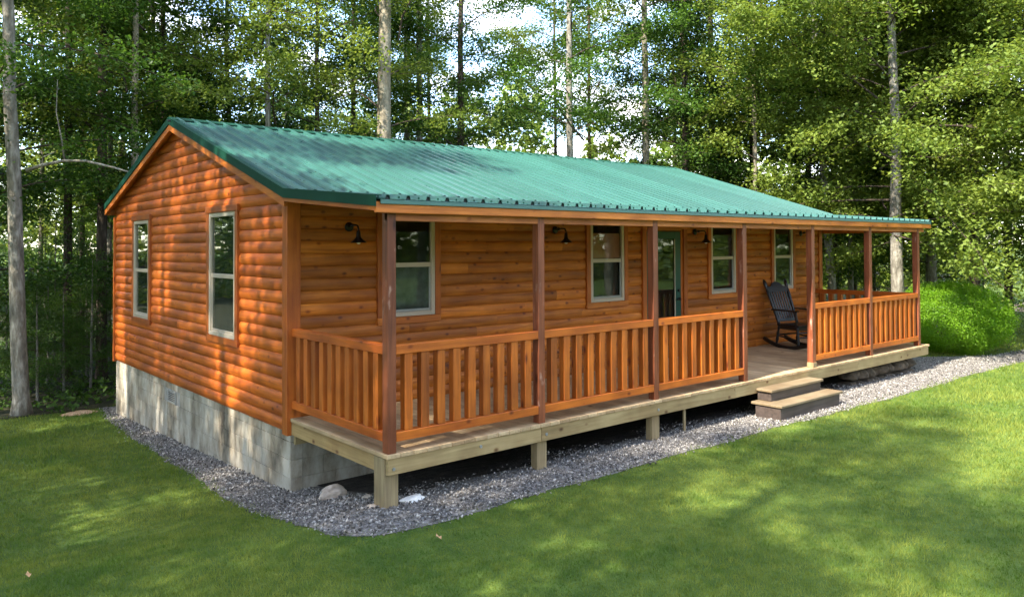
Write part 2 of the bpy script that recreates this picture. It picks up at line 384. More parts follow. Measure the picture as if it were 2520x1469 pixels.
# ------------------------------------------------------------------ ground
def sst(a, b, x):
    t = np.clip((x-a)/(b-a), 0, 1); return t*t*(3-2*t)
def gz(x, y):
    x = np.asarray(x, float); y = np.asarray(y, float)
    wx = 1-.85*sst(5, 13, x)
    return -.49-wx*(.34*sst(-2.2, .2, y)+.33*np.clip(y/7.4, 0, 1))+.015*np.sin(x*.7+1)*np.cos(y*.6)*sst(-2.6, -4.5, y)
xs = np.concatenate([-np.geomspace(400, 12.5, 14), np.arange(-12, 30.01, .25), np.geomspace(31, 600, 16)])
ys = np.concatenate([-np.geomspace(400, 14.5, 12), np.arange(-14, 16.01, .2), np.geomspace(17, 600, 16)])
def gridmesh(name, xs, ys, mat, dz=0):
    X, Y = np.meshgrid(xs, ys); Z = gz(X, Y)+dz
    v = np.stack([X, Y, Z], -1).reshape(-1, 3); nx = len(xs)
    i, j = np.meshgrid(np.arange(nx-1), np.arange(len(ys)-1)); a = (j*nx+i).ravel()
    return npmesh(name, v, np.stack([a, a+1, a+nx+1, a+nx], -1), mat, True)
tag(link('lawn', gridmesh('lawn', xs, ys, M['lawn'])), kind='structure')
def strip(name, outer, inner, mat, dz, nu=12, step=.2, kind='structure', lab=None):
    # outer and inner: equal-length polylines
    O = np.array(outer, float); I = np.array(inner, float)
    d = np.r_[0, np.cumsum(np.hypot(*np.diff(O, axis=0).T))]; n = max(2, int(d[-1]/step)); s = np.linspace(0, d[-1], n)
    Oi = np.stack([np.interp(s, d, O[:, k]) for k in (0, 1)], -1); Ii = np.stack([np.interp(s, d, I[:, k]) for k in (0, 1)], -1)
    t = np.linspace(0, 1, nu)[None, :, None]; P = Oi[:, None]*(1-t)+Ii[:, None]*t
    v = np.concatenate([P, (gz(P[..., 0], P[..., 1])+dz)[..., None]], -1).reshape(-1, 3)
    i, j = np.meshgrid(np.arange(n-1), np.arange(nu-1), indexing='ij'); a = (i*nu+j).ravel()
    o = link(name, npmesh(name, v, np.stack([a, a+1, a+nu+1, a+nu], -1), mat, True)); tag(o, kind=kind); return P
G_OUT = [(-.10, 8.2), (-.28, 6.5), (-.40, 4.5), (-.48, 2.5), (-.56, .6), (-.66, -.8), (-.74, -1.8), (-.72, -2.25), (-.50, -2.52), (-.1, -2.60), (.8, -2.62), (3, -2.62), (5.5, -2.66), (7.5, -2.74), (9.5, -2.78), (12.2, -2.78), (14.4, -2.9), (18, -3.2), (26, -4.0)]
G_IN = [(.3, 8.2), (.3, 6.5), (.3, 4.5), (.3, 2.5), (.3, .6), (.3, .2), (.3, .2), (.3, .2), (.3, .2), (.4, .2), (.8, .2), (3, .2), (5.5, .2), (7.5, .2), (9.5, .2), (12.2, .0), (14.6, -2.1), (18, -2.5), (26, -3.3)]
_o = np.array(G_OUT); _d = np.r_[0, np.cumsum(np.hypot(*np.diff(_o, axis=0).T))]; _s = np.arange(0, _d[-1], .11)
_i = np.array(G_IN); _w = .022*np.sin(_s*3.1)+.010*np.sin(_s*11.7+1)+rng.normal(0, .008, len(_s))
_t = np.stack([np.interp(_s, _d, _o[:, k]) for k in (0, 1)], -1); _tn = np.gradient(_t, axis=0); _tn /= np.linalg.norm(_tn, axis=1)[:, None]
G_OUT = [tuple(p) for p in _t+np.stack([-_tn[:, 1], _tn[:, 0]], -1)*_w[:, None]]; G_IN = [tuple(p) for p in np.stack([np.interp(_s, _d, _i[:, k]) for k in (0, 1)], -1)]
GP = strip('gravel_path', G_OUT, G_IN, M['gravelbed'], .005, 16, .12)
F_IN = [(-90, 9), (-30, 8), (-8, 8.8), (-3, 8.3), (0, 8.2), (3, 8.5), (10, 8.5), (13, 6.5), (16, 5.0), (22, 4.6), (30, 5.5), (45, 10), (90, 26)]
F_OUT = [(-90, 90), (-30, 80), (-12, 70), (-3, 60), (0, 60), (3, 60), (14, 60), (25, 60), (40, 60), (50, 60), (70, 60), (90, 70), (140, 80)]
strip('forest_floor', F_IN, F_OUT, M['forest'], .012, 40, .6)
tag(link('dirt_road', gridmesh('dirt_road', np.linspace(28, 60, 12), np.linspace(.6, 2.6, 4)+0, M['dirt'], .02)), kind='structure')

strip('soil', [(.32, -1.75), (1, -1.7), (2, -1.8), (4, -1.75), (7, -1.8), (11.3, -1.8), (12, -1.6)], [(.32, .1), (1, .1), (2, .1), (4, .1), (7, .1), (11.3, .1), (12, .1)], M['soil'], .018, 10, .15)
# pebbles on the gravel
def in_poly(px, py, poly):
    r = np.zeros(px.shape, bool); P = np.array(poly); n = len(P); j = n-1
    for i in range(n):
        xi, yi = P[i]; xj, yj = P[j]
        c = ((yi > py) != (yj > py)) & (px < (xj-xi)*(py-yi)/(yj-yi+1e-12)+xi); r ^= c; j = i
    return r
GPOLY = G_OUT+G_IN[::-1]
def octa(cent, rad, name, mat):
    base = np.array([[1, 0, 0], [-1, 0, 0], [0, 1, 0], [0, -1, 0], [0, 0, 1], [0, 0, -1]], float)
    F = np.array([[0, 2, 4], [2, 1, 4], [1, 3, 4], [3, 0, 4], [2, 0, 5], [1, 2, 5], [3, 1, 5], [0, 3, 5]])
    n = len(cent); q = rng.normal(size=(n, 3, 3)); q, _ = np.linalg.qr(q)
    sc = rad[:, None]*np.stack([rng.uniform(.8, 1.3, n), rng.uniform(.7, 1.1, n), rng.uniform(.5, .9, n)], -1)
    v = np.einsum('bk,nk,nkj->nbj', base, sc, q)+cent[:, None]
    v += rng.normal(size=v.shape)*rad[:, None, None]*.12
    f = (F[None]+6*np.arange(n)[:, None, None]).reshape(-1, 3)
    return link(name, npmesh(name, v.reshape(-1, 3), f, mat))
def island_mat(name, stops, rough=.85):
    m, N, L, B = newmat(name); g = N.new('ShaderNodeNewGeometry'); r = ramp(N, stops)
    L.new(g.outputs['Random Per Island'], r.inputs[0]); L.new(r.outputs[0], B.inputs['Base Color']); B.inputs['Roughness'].default_value = rough
    return m
M['pebble'] = island_mat('pebble_stone', [(0, (.045, .040, .035)), (.35, (.125, .110, .096)), (.7, (.25, .225, .198)), (1, (.52, .48, .43))])
px = rng.uniform(-1, 20, 420000); py = rng.uniform(-3.5, 8.2, 420000)
k = in_poly(px+rng.normal(0, .045, len(px)), py+rng.normal(0, .045, len(px)), GPOLY) & ((py < .02) | (px < .02)) & ~((py > -1.75+.25*np.sin(px*3)+rng.normal(0, .22, len(px))) & (px > .25)) & (rng.random(len(px)) < .92)
px, py = px[k], py[k]
keep = rng.random(len(px)) < np.clip(1.6-px*.10, .45, 1); px, py = px[keep][:66000], py[keep][:66000]
rad = rng.uniform(.0045, .013, len(px))*rng.choice([.8, 1, 1, 1.5], len(px))
pb = octa(np.stack([px, py, gz(px, py)+.012+rad*.4], -1), rad, 'gravel', M['pebble']); tag(pb, 'grey and white gravel strip around the cabin', 'gravel', kind='stuff')

# grass blades
def grass():
    out = []
    def ok(x, y):
        g = in_poly(x, y, GPOLY); inside = (x > -.1) & (x < 12.2) & (y > -2.5) & (y < 8.2)
        F = np.array(F_IN); fe = np.interp(x, F[:, 0], F[:, 1])
        road = (x > 28) & (y > .5) & (y < 2.7)
        g2 = in_poly(x+rng.normal(0, .075, len(x)), y+rng.normal(0, .075, len(x)), GPOLY); g = np.where(rng.random(len(x)) < .85, g2, g)
        return ~g & ~inside & (y < fe+.25*np.sin(x*3)) & ~road
    N1 = 900000
    d = 4.2*np.exp(rng.random(N1)*math.log(34/4.2))          # log distributed distance
    a = R(90)-(YAW+rng.uniform(-.85, 1.05, N1))
    x = CAM.x+d*np.cos(a); y = CAM.y+d*np.sin(a)
    k = ok(x, y); x, y, d = x[k], y[k], d[k]
    n = len(x); z = gz(x, y)
    sc = np.clip(d/9, .75, 3.2)
    h = (1+.38*np.sin(x*2.1+np.sin(y*1.7)*2)*np.sin(y*2.6+np.sin(x*1.1)))*rng.uniform(.018, .042, n)*np.clip(sc, .8, 1.5); wd = .0032*sc*rng.uniform(.7, 1.4, n)
    t = rng.uniform(0, 2*math.pi, n); lean = rng.normal(0, .45, (n, 2))*h[:, None]
    dx, dy = np.cos(t)*wd, np.sin(t)*wd
    v = np.empty((n, 3, 3)); v[:, 0] = np.stack([x-dx, y-dy, z], -1); v[:, 1] = np.stack([x+dx, y+dy, z], -1)
    v[:, 2] = np.stack([x+lean[:, 0], y+lean[:, 1], z+h], -1)
    f = np.arange(3*n).reshape(-1, 3)
    return link('grass', npmesh('grass', v.reshape(-1, 3), f, M['grass']))
tag(grass(), 'short mown green grass of the lawn', 'grass', kind='stuff')

# ------------------------------------------------------------------ the cabin
W, L_, ZB, PITCHZ = 7.47, 11.57, -.17, .1405
YR, ZR = 3.80, 3.755          # ridge
YK, ZK = -.20, 2.47           # kink between the main roof and porch roof
YE, ZE = -2.11, 2.298         # porch roof edge
YB, ZBK = 7.62, 2.645         # back eave
OX = .16
cabin = empty('log_cabin', (0, 0, -.8))
tag(cabin, 'orange stained log siding cabin with green metal roof and long railed front porch', 'cabin')
cabin.location = (0, 0, 0)
def roofz(y):
    if y < YK: return ZE+(y-YE)*(ZK-ZE)/(YK-YE)
    if y < YR: return ZK+(y-YK)*(ZR-ZK)/(YR-YK)
    return ZR+(y-YR)*(ZBK-ZR)/(YB-YR)
def bulge(t):   # log profile, t 0..1 up the board
    return .004+.028*max(0.0, math.sin(math.pi*min(1, max(0, t))))**.62
TS = [0, .03, .10, .22, .38, .55, .70, .84, .95, 1.0]
def logboard(parent, side, zc, a, b, za=None, zb=None, sloped=False):
    """side 'x': gable wall at x=0 running along y; side 'y': front wall running along x"""
    z0 = max(zc, za if za is not None else zc); z1 = min(zc+PITCHZ, zb if zb is not None else zc+PITCHZ)
    ts = [t for t in TS if z0 <= zc+t*PITCHZ+1e-6 and zc+t*PITCHZ <= z1+1e-6]
    zs = [zc+t*PITCHZ for t in ts]
    if not zs or zs[0] > z0+1e-4: zs = [z0]+zs
    if zs[-1] < z1-1e-4: zs.append(z1)
    if len(zs) < 2: return
    zs = [z+(0.0012 if i == 0 else (-.0012 if i == len(zs)-1 else 0)) for i, z in enumerate(zs)]
    jo = random.uniform(-.0015, .0015)
    P = []
    for e, end in ((0, a), (1, b)):
        row = []
        for z in zs:
            q = end
            if sloped:
                zz = z
                ylo = YK+(zz-ZK)*(YR-YK)/(ZR-ZK)+.10; yhi = YR+(ZR-zz)*(YB-YR)/(ZR-ZBK)-.10
                if ylo > yhi: ylo = yhi = (ylo+yhi)/2
                q = min(max(q, ylo), yhi)
                q = min(max(q, .0), W)
            dp = bulge((z-zc)/PITCHZ)*(1 if side == 'x' else .8)+jo
            row.append((-dp, q, z) if side == 'x' else (q, -dp, z))
        q0 = row[0]; q1 = row[-1]
        row = [((.01,)+q0[1:]) if side == 'x' else (q0[0], .01, q0[2])]+row+[((.01,)+q1[1:]) if side == 'x' else (q1[0], .01, q1[2])]
        P.append(row)
    n = len(P[0]); v = P[0]+P[1]
    f = [(i, i+1, n+i+1, n+i) for i in range(n-1)]+[tuple(range(n)), tuple(range(2*n-1, n-1, -1))]
    mb = MB(); mb.add(v, f); mb.build('log_board', M['log_x' if side == 'y' else 'log_y'], parent)
def courses(parent, side, a, b, ztop, holes, joints, sloped=False):
    zc = ZB
    while zc < ztop-.02:
        z0, z1 = zc, zc+PITCHZ
        if not sloped: z1 = min(z1, ztop)
        segs = [(a, b, z0, z1)]
        for (h0, h1, hb, ht) in holes:
            new = []
            for (s, e, p, q) in segs:
                if q <= hb or p >= ht or e <= h0 or s >= h1: new.append((s, e, p, q)); continue
                if s < h0: new.append((s, h0, p, q))
                if e > h1: new.append((h1, e, p, q))
                if p < hb-.01: new.append((max(s, h0), min(e, h1), p, hb))
                if q > ht+.01: new.append((max(s, h0), min(e, h1), ht, q))
            segs = new
        for (s, e, p, q) in segs:
            cuts = [s]; pos = s+random.uniform(.5, joints)
            while pos < e-.35: cuts.append(pos); pos += random.uniform(joints*.5, joints)
            cuts.append(e)
            for c0, c1 in zip(cuts[:-1], cuts[1:]):
                if sloped and p > ZK-.15:
                    ylo = YK+(p-ZK)*(YR-YK)/(ZR-ZK)+.10; yhi = YR+(ZR-p)*(YB-YR)/(ZR-ZBK)-.10
                    if yhi-ylo < .1 or c1 < ylo+.02 or c0 > yhi-.02: continue
                logboard(parent, side, zc, c0+.0008, c1-.0008, p, q, sloped)
        zc += PITCHZ
GW = [(1.50, 2.44), (5.24, 6.12)]
gable_holes = [(a, b, .715, 2.325) for a, b in GW]
FW = [(1.16, 1.90), (4.71, 5.46), (7.73, 8.48), (9.75, 10.44)]
DOOR = (6.02, 6.90)
front_holes = [(a, b, 1.02, 2.33) for a, b in FW]+[(DOOR[0]-.03, DOOR[1]+.05, .0, 2.12)]
gw = MB().prism([(.012, ZB), (W-.012, ZB), (W-.012, 2.62), (YR, ZR-.12), (.012, 2.42)], 0, .012, .10).build('wall', M['log_y'], cabin)
fw = MB().box(.105, L_-.105, .012, .10, ZB, 2.42).build('wall', M['log_x'], cabin)
ew = MB().prism([(.012, ZB), (W-.012, ZB), (W-.012, 2.62), (YR, ZR-.12), (.012, 2.42)], 0, L_-.10, L_).build('wall', M['log_y'], cabin)
bw = MB().box(.105, L_-.105, W-.10, W-.012, ZB, 2.60).build('wall', M['log_x'], cabin)
courses(gw, 'x', .085, W-.06, 3.56, gable_holes, 4.2, True)
courses(fw, 'y', .105, L_-.10, 2.40, front_holes, 2.6)
# corner boards
for nm, a in (('near', (-.055, -.002, .0, .088)), ('near', (-.055, .105, -.045, -.002)), ('far', (-.055, -.002, W-.062, W))):
    MB().box(a[0], a[1], a[2], a[3], ZB-.02, 2.44).build('corner_board', M['trim_z'], cabin)
MB().box(L_-.10, L_+.03, -.045, -.002, ZB-.02, 2.40).build('corner_board', M['trim_z'], cabin)

# foundation of blocks
fnd = MB().box(.02, .2, .02, W-.02, -1.5, ZB-.004).build('foundation', M['mortar'], cabin)
MB().box(.2, L_-.05, .02, .2, -1.2, ZB-.004).build('foundation_front', M['block'], cabin)
MB().box(L_-.2, L_-.02, .2, W-.02, -1.2, ZB-.006).build('foundation_end', M['block'], cabin)
VENT = (4.00, 4.40, -.475, -.285)
def blk(y0, y1, z0, z1):
    MB().box(.006+random.uniform(-.002, .002), .15, y0+.0028, y1-.0028, z0+.0028, z1-.0028, .003).build('block', M['block'], fnd)
z = ZB-.004; row = 0
for h in (.10, .20, .20, .20, .20, .20, .20):
    y = 0.0; first = True
    while y < W-.01:
        ln = .40
        if first and row % 2: ln = .20
        first = False; e = min(y+ln, W)
        if W-e < .08: e = W
        if not (h == .20 and z < -.25 and z > -.3 and y < VENT[1]-.01 and e > VENT[0]+.01): blk(y, e, z-h, z)
        y = e
    z -= h; row += 1
# corner return of blocks on the front
z = ZB-.004
for i, h in enumerate((.10, .20, .20, .20, .20)):
    x = .152
    for j in range(5):
        ln = .40 if (j or i % 2) else .25
        MB().box(x+.003, x+ln-.003, .008, .15, z-h+.003, z-.003, .003).build('block', M['block'], fnd); x += ln
    z -= h
vent = MB()
for a in (VENT[0], VENT[1]-.03): vent.box(-.004, .03, a, a+.03, VENT[2], VENT[3])
for a in (VENT[2], VENT[3]-.025): vent.box(-.003, .03, VENT[0]+.03, VENT[1]-.03, a, a+.025)
vo = vent.build('vent', M['steel'], cabin)
MB().box(.015, .02, VENT[0]+.02, VENT[1]-.02, VENT[2]+.02, VENT[3]-.02).build('vent_screen', M['dark'], vo)
for k in range(5):
    zz = VENT[2]+.045+k*.027
    MB().box(.0, .014, VENT[0]+.03, VENT[1]-.03, zz, zz+.009, .001).build('slat', M['steel'], vo)

# ---- windows (built in a local frame: u along wall, n outwards, z up)
def window(side, a, b, zb, zt, mid, upper='dark', lower='screen', painted_reflection=None):
    """parts of one window; returns Empty part"""
    def P(u0, u1, n0, n1, z0, z1):   # n positive = out of wall
        if side == 'x': return (-n1, -n0, u0, u1, z0, z1)
        return (u0, u1, -n1, -n0, z0, z1)
    wn = MB(); fr = .055
    w_ = .05
    # frame ring
    wn.box(*P(a, a+fr, .0, w_, zb, zt)); wn.box(*P(b-fr, b, .0, w_, zb, zt))
    wn.box(*P(a+fr, b-fr, .0, w_, zb, zb+fr)); wn.box(*P(a+fr, b-fr, .0, w_, zt-fr, zt))
    win = wn.build('window', M['white'], cabin)
    MB().box(*P(a+fr, b-fr, .004, .034, mid-.028, mid+.028)).build('meeting_rail', M['white'], win)
    s = MB(); e = .022
    s.box(*P(a+fr, a+fr+e, .004, .030, zb+fr, mid-.028)); s.box(*P(b-fr-e, b-fr, .004, .030, zb+fr, mid-.028))
    s.box(*P(a+fr+e, b-fr-e, .004, .030, zb+fr, zb+fr+e+.008))
    s.build('sash', M['white'] if side == 'x' else M['steel'], win)
    MB().box(*P(a+fr, b-fr, .016, .019, mid+.028, zt-fr), .0005).build('pane', M['glass'], win)
    MB().box(*P(a+fr+e, b-fr-e, .016, .019, zb+fr+e+.008, mid-.028), .0005).build('pane', M['glass'], win)
    MB().box(*P(a+fr, b-fr, -.011, -.005, mid, zt-fr), .0005).build('room_behind_glass', M[upper], win)
    MB().box(*P(a+fr, b-fr, -.011, -.005, zb+fr, mid), .0005).build('room_behind_glass', M[lower], win)
    if painted_reflection: MB().box(*P(a+fr+.004, b-fr-.004, -.003, .006, painted_reflection[0], painted_reflection[1])).build('painted_reflection', M['salmon'], win)  # added sheet behind the upper pane, coloured to imitate a reflection
    # wooden casing
    T = .085
    cz, cx = (M['trim_z'], M['trim_x']) if side == 'y' else (M['casing_z'], M['casing_y'])
    top = min(zt+T, 2.40) if side == 'y' else zt+T
    MB().box(*P(a-T, a-.001, .0, .058, zb-.001, zt+.001)).build('casing', cz, win)
    MB().box(*P(b+.001, b+T, .0, .058, zb-.001, zt+.001)).build('casing', cz, win)
    MB().box(*P(a-T-(.02 if side == 'x' else 0), b+T+(.02 if side == 'x' else 0), .0, .066, zt+.003, top)).build('casing', cx, win)
    MB().box(*P(a-T, b+T, .0, .058, zb-T, zb-.003)).build('casing', cx, win)
    return win
for a, b in GW: window('x', a, b, .715, 2.325, 1.50)
for i, (a, b) in enumerate(FW):
    window('y', a, b, 1.02, 2.33, 1.645, lower='screenlight' if i == 0 else 'screen', painted_reflection=(1.68, 2.06) if i == 1 else None)

# ---- door
d0, d1 = DOOR
door = MB()
for (x0, x1, z0, z1) in ((d0, d0+.13, .02, 2.10), (d1-.15, d1, .02, 2.10), (d0+.13, d1-.15, .02, .22), (d0+.13, d1-.15, 1.98, 2.10)): door.box(x0, x1, -.028, .004, z0, z1)
door = door.build('door', M['doorgreen'], cabin)
MB().box(d0+.13, d1-.15, -.016, -.012, .22, 1.98, .0005).build('pane', M['glass'], door)
MB().box(d0+.13, d1-.15, .004, .010, .22, 1.98, .0005).build('room_behind_glass', M['dark'], door)
g = MB()
for (x0, x1, z0, z1) in ((d0+.13, d0+.145, .22, 1.98), (d1-.165, d1-.15, .22, 1.98)): g.box(x0, x1, -.034, -.016, z0, z1)
g.build('glazing_bead', M['white'], door)
h = MB(); h.tube([(d1-.07, -.028, .98), (d1-.07, -.075, .98)], .022, 10); h.tube([(d1-.07, -.07, .98), (d1-.17, -.07, .98)], .010, 8)
h.tube([(d1-.07, -.028, 1.12), (d1-.07, -.045, 1.12)], .025, 10)
h.build('handle', M['black'], door, True)
MB().box(d1+.004, d1+.05, -.03, .0, .0, 2.12).build('door_jamb', M['trim_z'], cabin)
MB().box(d0-.03, d0-.002, -.03, .0, .0, 2.12).build('door_jamb', M['trim_z'], cabin)
MB().box(d1+.052, d1+.145, -.06, .0, .0, 2.14).build('door_casing', M['trim_z'], cabin)
MB().box(d0-.125, d0-.032, -.06, .0, .0, 2.14).build('door_casing', M['trim_z'], cabin)
MB().box(d0-.125, d1+.145, -.06, .0, 2.143, 2.23).build('door_casing', M['trim_x'], cabin)
MB().box(d0-.03, d1+.05, -.07, -.0, .0, .018).build('threshold', M['steel'], cabin)

# ---- roof
roof = MB()
und = .028
pr_ = [(YE+.03, roofz(YE+.03)-und), (YK, ZK-und), (YR, ZR-und), (YB-.03, roofz(YB-.03)-und), (YB-.03, roofz(YB-.03)-.07), (YR, ZR-.075), (YK, ZK-.075), (YE+.03, roofz(YE+.03)-.06)]
n = len(pr_)
roof.add([(-OX+.04, y, z) for y, z in pr_]+[(L_+OX-.04, y, z) for y, z in pr_],
         [(i, (i+1) % n, n+(i+1) % n, n+i) for i in range(n)]+[(0, 1, 6, 7), (1, 2, 5, 6), (2, 3, 4, 5), (n, n+7, n+6, n+1), (n+1, n+6, n+5, n+2), (n+2, n+5, n+4, n+3)])
roof = roof.build('roof', M['trim_y'], cabin)
RIB = .2165
def panel(x0, nr, ya, za, yb, zb, lift=0):
    """ribbed sheet between (ya,za) high end and (yb,zb) low end"""
    prof = []
    for i in range(nr):
        c = x0+(i+.5)*RIB
        prof += [(c-RIB/2+(.0005 if i == 0 else 0), 0)] if i == 0 else []
        prof += [(c-.075, .000), (c-.068, .006), (c-.061, .0), (c-.026, 0), (c-.015, .036), (c+.015, .036), (c+.026, 0), (c+.061, .0), (c+.068, .006), (c+.075, 0), (c+RIB/2-(.0005 if i == nr-1 else 0), 0)]
    d = Vector((0, yb-ya, zb-za)).normalized(); nrm = Vector((0, -d.z, d.y)); nrm = nrm if nrm.z > 0 else -nrm
    k = len(prof); v = []
    for (y, z) in ((ya, za), (yb, zb)):
        for t in (0, 1):
            for (x, hgt) in prof:
                p = Vector((x, y, z))+nrm*(hgt+lift-(.0015 if t else 0)); v.append(tuple(p))
    f = [(i, i+1, 2*k+i+1, 2*k+i) for i in range(k-1)]+[(k+i+1, k+i, 3*k+i, 3*k+i+1) for i in range(k-1)]
    f += [(2*k+i, 2*k+i+1, 3*k+i+1, 3*k+i) for i in range(k-1)]
    me = bpy.data.meshes.new('roof_panel'); me.from_pydata(v, [], f); me.materials.append(M['roof'])
    link('roof_panel', me, roof)
xp = -OX; total = int(round((L_+2*OX)/RIB)); done = 0; RIB = (L_+2*OX)/total
while done < total:
    nr = min(4, total-done)
    panel(xp, nr, YR, ZR-.004, YK-.06, roofz(YK)-.06*(ZR-ZK)/(YR-YK)+.002, .012)
    panel(xp, nr, YK+.02, ZK-.012, YE-.03, ZE-.03*(ZK-ZE)/(YK-YE)-.004, 0)
    panel(xp, nr, YR, ZR-.004, YB, ZBK, 0)
    xp += nr*RIB; done += nr
# foam closures under the ribs at both lower edges: dark gaps
fc = MB()
for i in range(total):
    c = -OX+(i+.5)*RIB
    for (yy, zz, hh, dd) in ((YK-.054, roofz(YK)-.054*.321+.002, .031, .012), (YE-.024, ZE-.006, .019, .012)):
        fc.box(c-.018, c+.018, yy, yy+dd, zz-.004, zz+hh, .001)
tag(fc.build('closure_foam', M['foam'], roof), kind='stuff')
# screws
def screws(name, y):
    s = MB()
    for i in range(total):
        for off in (-.045, .045):
            c = -OX+(i+.5)*RIB+off; s.box(c-.006, c+.006, y-.006, y+.006, roofz(y)-.005, roofz(y)+.021, .001)
    tag(s.build(name, M['trimgreen'], roof), kind='stuff')
for y in (YE+.06, YE+.95): screws('roof_screws', y)
# ridge cap
rc = MB(); wc = .15
sl1 = (ZR-ZK)/(YR-YK); sl2 = (ZR-ZBK)/(YB-YR)
rc.prism([(YR-wc, ZR-wc*sl1+.034), (YR-.02, ZR+.036), (YR+.02, ZR+.036), (YR+wc, ZR-wc*sl2+.034), (YR+wc, ZR-wc*sl2+.022), (YR, ZR+.024), (YR-wc, ZR-wc*sl1+.022)], 0, -OX-.012, L_+OX+.012)
rc.build('ridge_cap', M['trimgreen'], roof)
rf = MB()
for i in range(total):
    c = -OX+(i)*RIB+RIB*.0
    rf.box(c-.06, c+.06, YR-wc+.012, YR-wc+.03, ZR-wc*sl1-.004, ZR-wc*sl1+.026, .001)
tag(rf.build('closure_foam', M['foam'], roof), kind='stuff')
# rake trim (metal) and wood fascia under it, both ends
def rake(x0, x1, off_t, off_b, mat, name, y_stop=YE-.02, top_extra=0):
    pts = [(YB+.02, roofz(YB)+0-.0), (YR, ZR), (YK, ZK), (y_stop, roofz(y_stop))]
    for k_, (p, q) in enumerate(zip(pts[:-1], pts[1:])):
        v = []; off_b = off_b if not (name == 'rake_board' and k_ == 2) else -.112
        for x in (x0, x1):
            v += [(x, p[0], p[1]+off_t), (x, q[0], q[1]+off_t), (x, q[0], q[1]+off_b), (x, p[0], p[1]+off_b)]
        mb = MB(); mb.add(v, [(0, 1, 2, 3), (7, 6, 5, 4), (0, 4, 5, 1), (1, 5, 6, 2), (2, 6, 7, 3), (3, 7, 4, 0)]); mb.build(name, mat, roof)
for sgn, xe in ((-1, -OX), (1, L_+OX)):
    a, b = (xe-.014, xe+.05) if sgn < 0 else (xe-.05, xe+.014)
    rake(a, b, .030, .022, M['trimgreen'], 'rake_flashing')
    a, b = (xe-.016, xe-.002) if sgn < 0 else (xe+.002, xe+.016)
    rake(a, b, .030, -.072, M['trimgreen'], 'rake_flashing')
    a, b = (xe-.001, xe+.034) if sgn < 0 else (xe-.034, xe+.001)
    rake(a, b, -.030, -.165, M['trim_y'], 'rake_board', YE+.0)
# lookout ends under the rake and porch soffit
MB().box(-OX+.04, L_+OX-.04, YE-.028, YE-.012, ZE-.052, ZE-.010).build('drip_edge', M['eavegreen'], roof)
MB().box(-OX+.0, L_+OX, YE-.010, YE+.024, ZE-.130, ZE-.035).build('eave_board', M['trim_x'], roof)
MB().box(-OX+.04, L_+OX-.04, YB-.035, YB-.01, ZBK-.17, ZBK-.02).build('eave_board', M['trim_x'], roof)
sf = MB(); sf.add([(-OX+.04, YE+.03, ZE-.10), (L_+OX-.04, YE+.03, ZE-.10), (L_+OX-.04, -.06, 2.385), (-OX+.04, -.06, 2.385), (-OX+.04, YE+.03, ZE-.085), (L_+OX-.04, YE+.03, ZE-.085), (L_+OX-.04, -.06, 2.40), (-OX+.04, -.06, 2.40)],
   [(0, 1, 2, 3), (7, 6, 5, 4), (0, 4, 5, 1), (1, 5, 6, 2), (2, 6, 7, 3), (3, 7, 4, 0)])
sf.build('porch_ceiling', M['log_x'], cabin)

# ---- porch deck
PX = [0, 1.835, 3.72, 5.63, 7.475, 9.375, 11.29]; PW = .09; YP = -2.05
deck = MB().box(.14, L_+.07, YP+.045, YP+.085, -.185, -.042).build('porch_deck', M['rim'], cabin)
bd = None; nb = 82; bw_ = (L_+.14+.02)/nb
bdm = MB(); bdm.box(.0015, bw_-.0015, YP-.022, -.048, -.038, 0, .004); bdme = bdm.mesh('deck_board', M['deck'])
for i in range(nb):
    o = link('deck_board', bdme, deck, (-.02+i*bw_, 0, random.uniform(-.0015, .0015)))
# rim joists: front pieces butt at supports
for a, b in ((-.002, 1.86), (1.862, 5.40), (5.402, 8.9), (8.902, L_+.115)):
    MB().box(a, b, YP-.008, YP+.036, -.188, -.040).build('rim_joist', M['rim'], deck)
MB().box(-.004, .036, YP+.228, -.03, -.186, -.040).build('rim_joist', M['rim_y'], deck)
MB().box(L_+.075, L_+.113, YP+.04, .0, -.186, -.040).build('rim_joist', M['rim_y'], deck)
for k in range(1, 20):
    x = k*.60; MB().box(x, x+.038, YP+.09, -.04, -.185, -.042).build('joist', M['rim_y'], deck)
MB().box(.04, L_, -.047, -.003, -.30, -.19).build('ledger', M['rim'], deck)
# bolts
for (x, z) in ((.055, -.135), (1.05, -.10), (1.93, -.12), (3.78, -.12)):
    bo = MB(); bo.tube([(x, YP-.006, z), (x, YP-.016, z)], .016, 10); bo.build('bolt', M['steel'], deck)
def supp(x, wd, dp, z0):
    MB().box(x, x+wd, YP+.040, YP+.040+dp, z0, -.190).build('support_post', M['pier'], deck)
MB().box(-.014, .135, YP+.040, YP+.225, -.9, -.044).build('support_post', M['pier'], deck); supp(1.84, .14, .10, -.9); supp(3.72, .14, .10, -.9); supp(4.35, .035, .03, -.9)

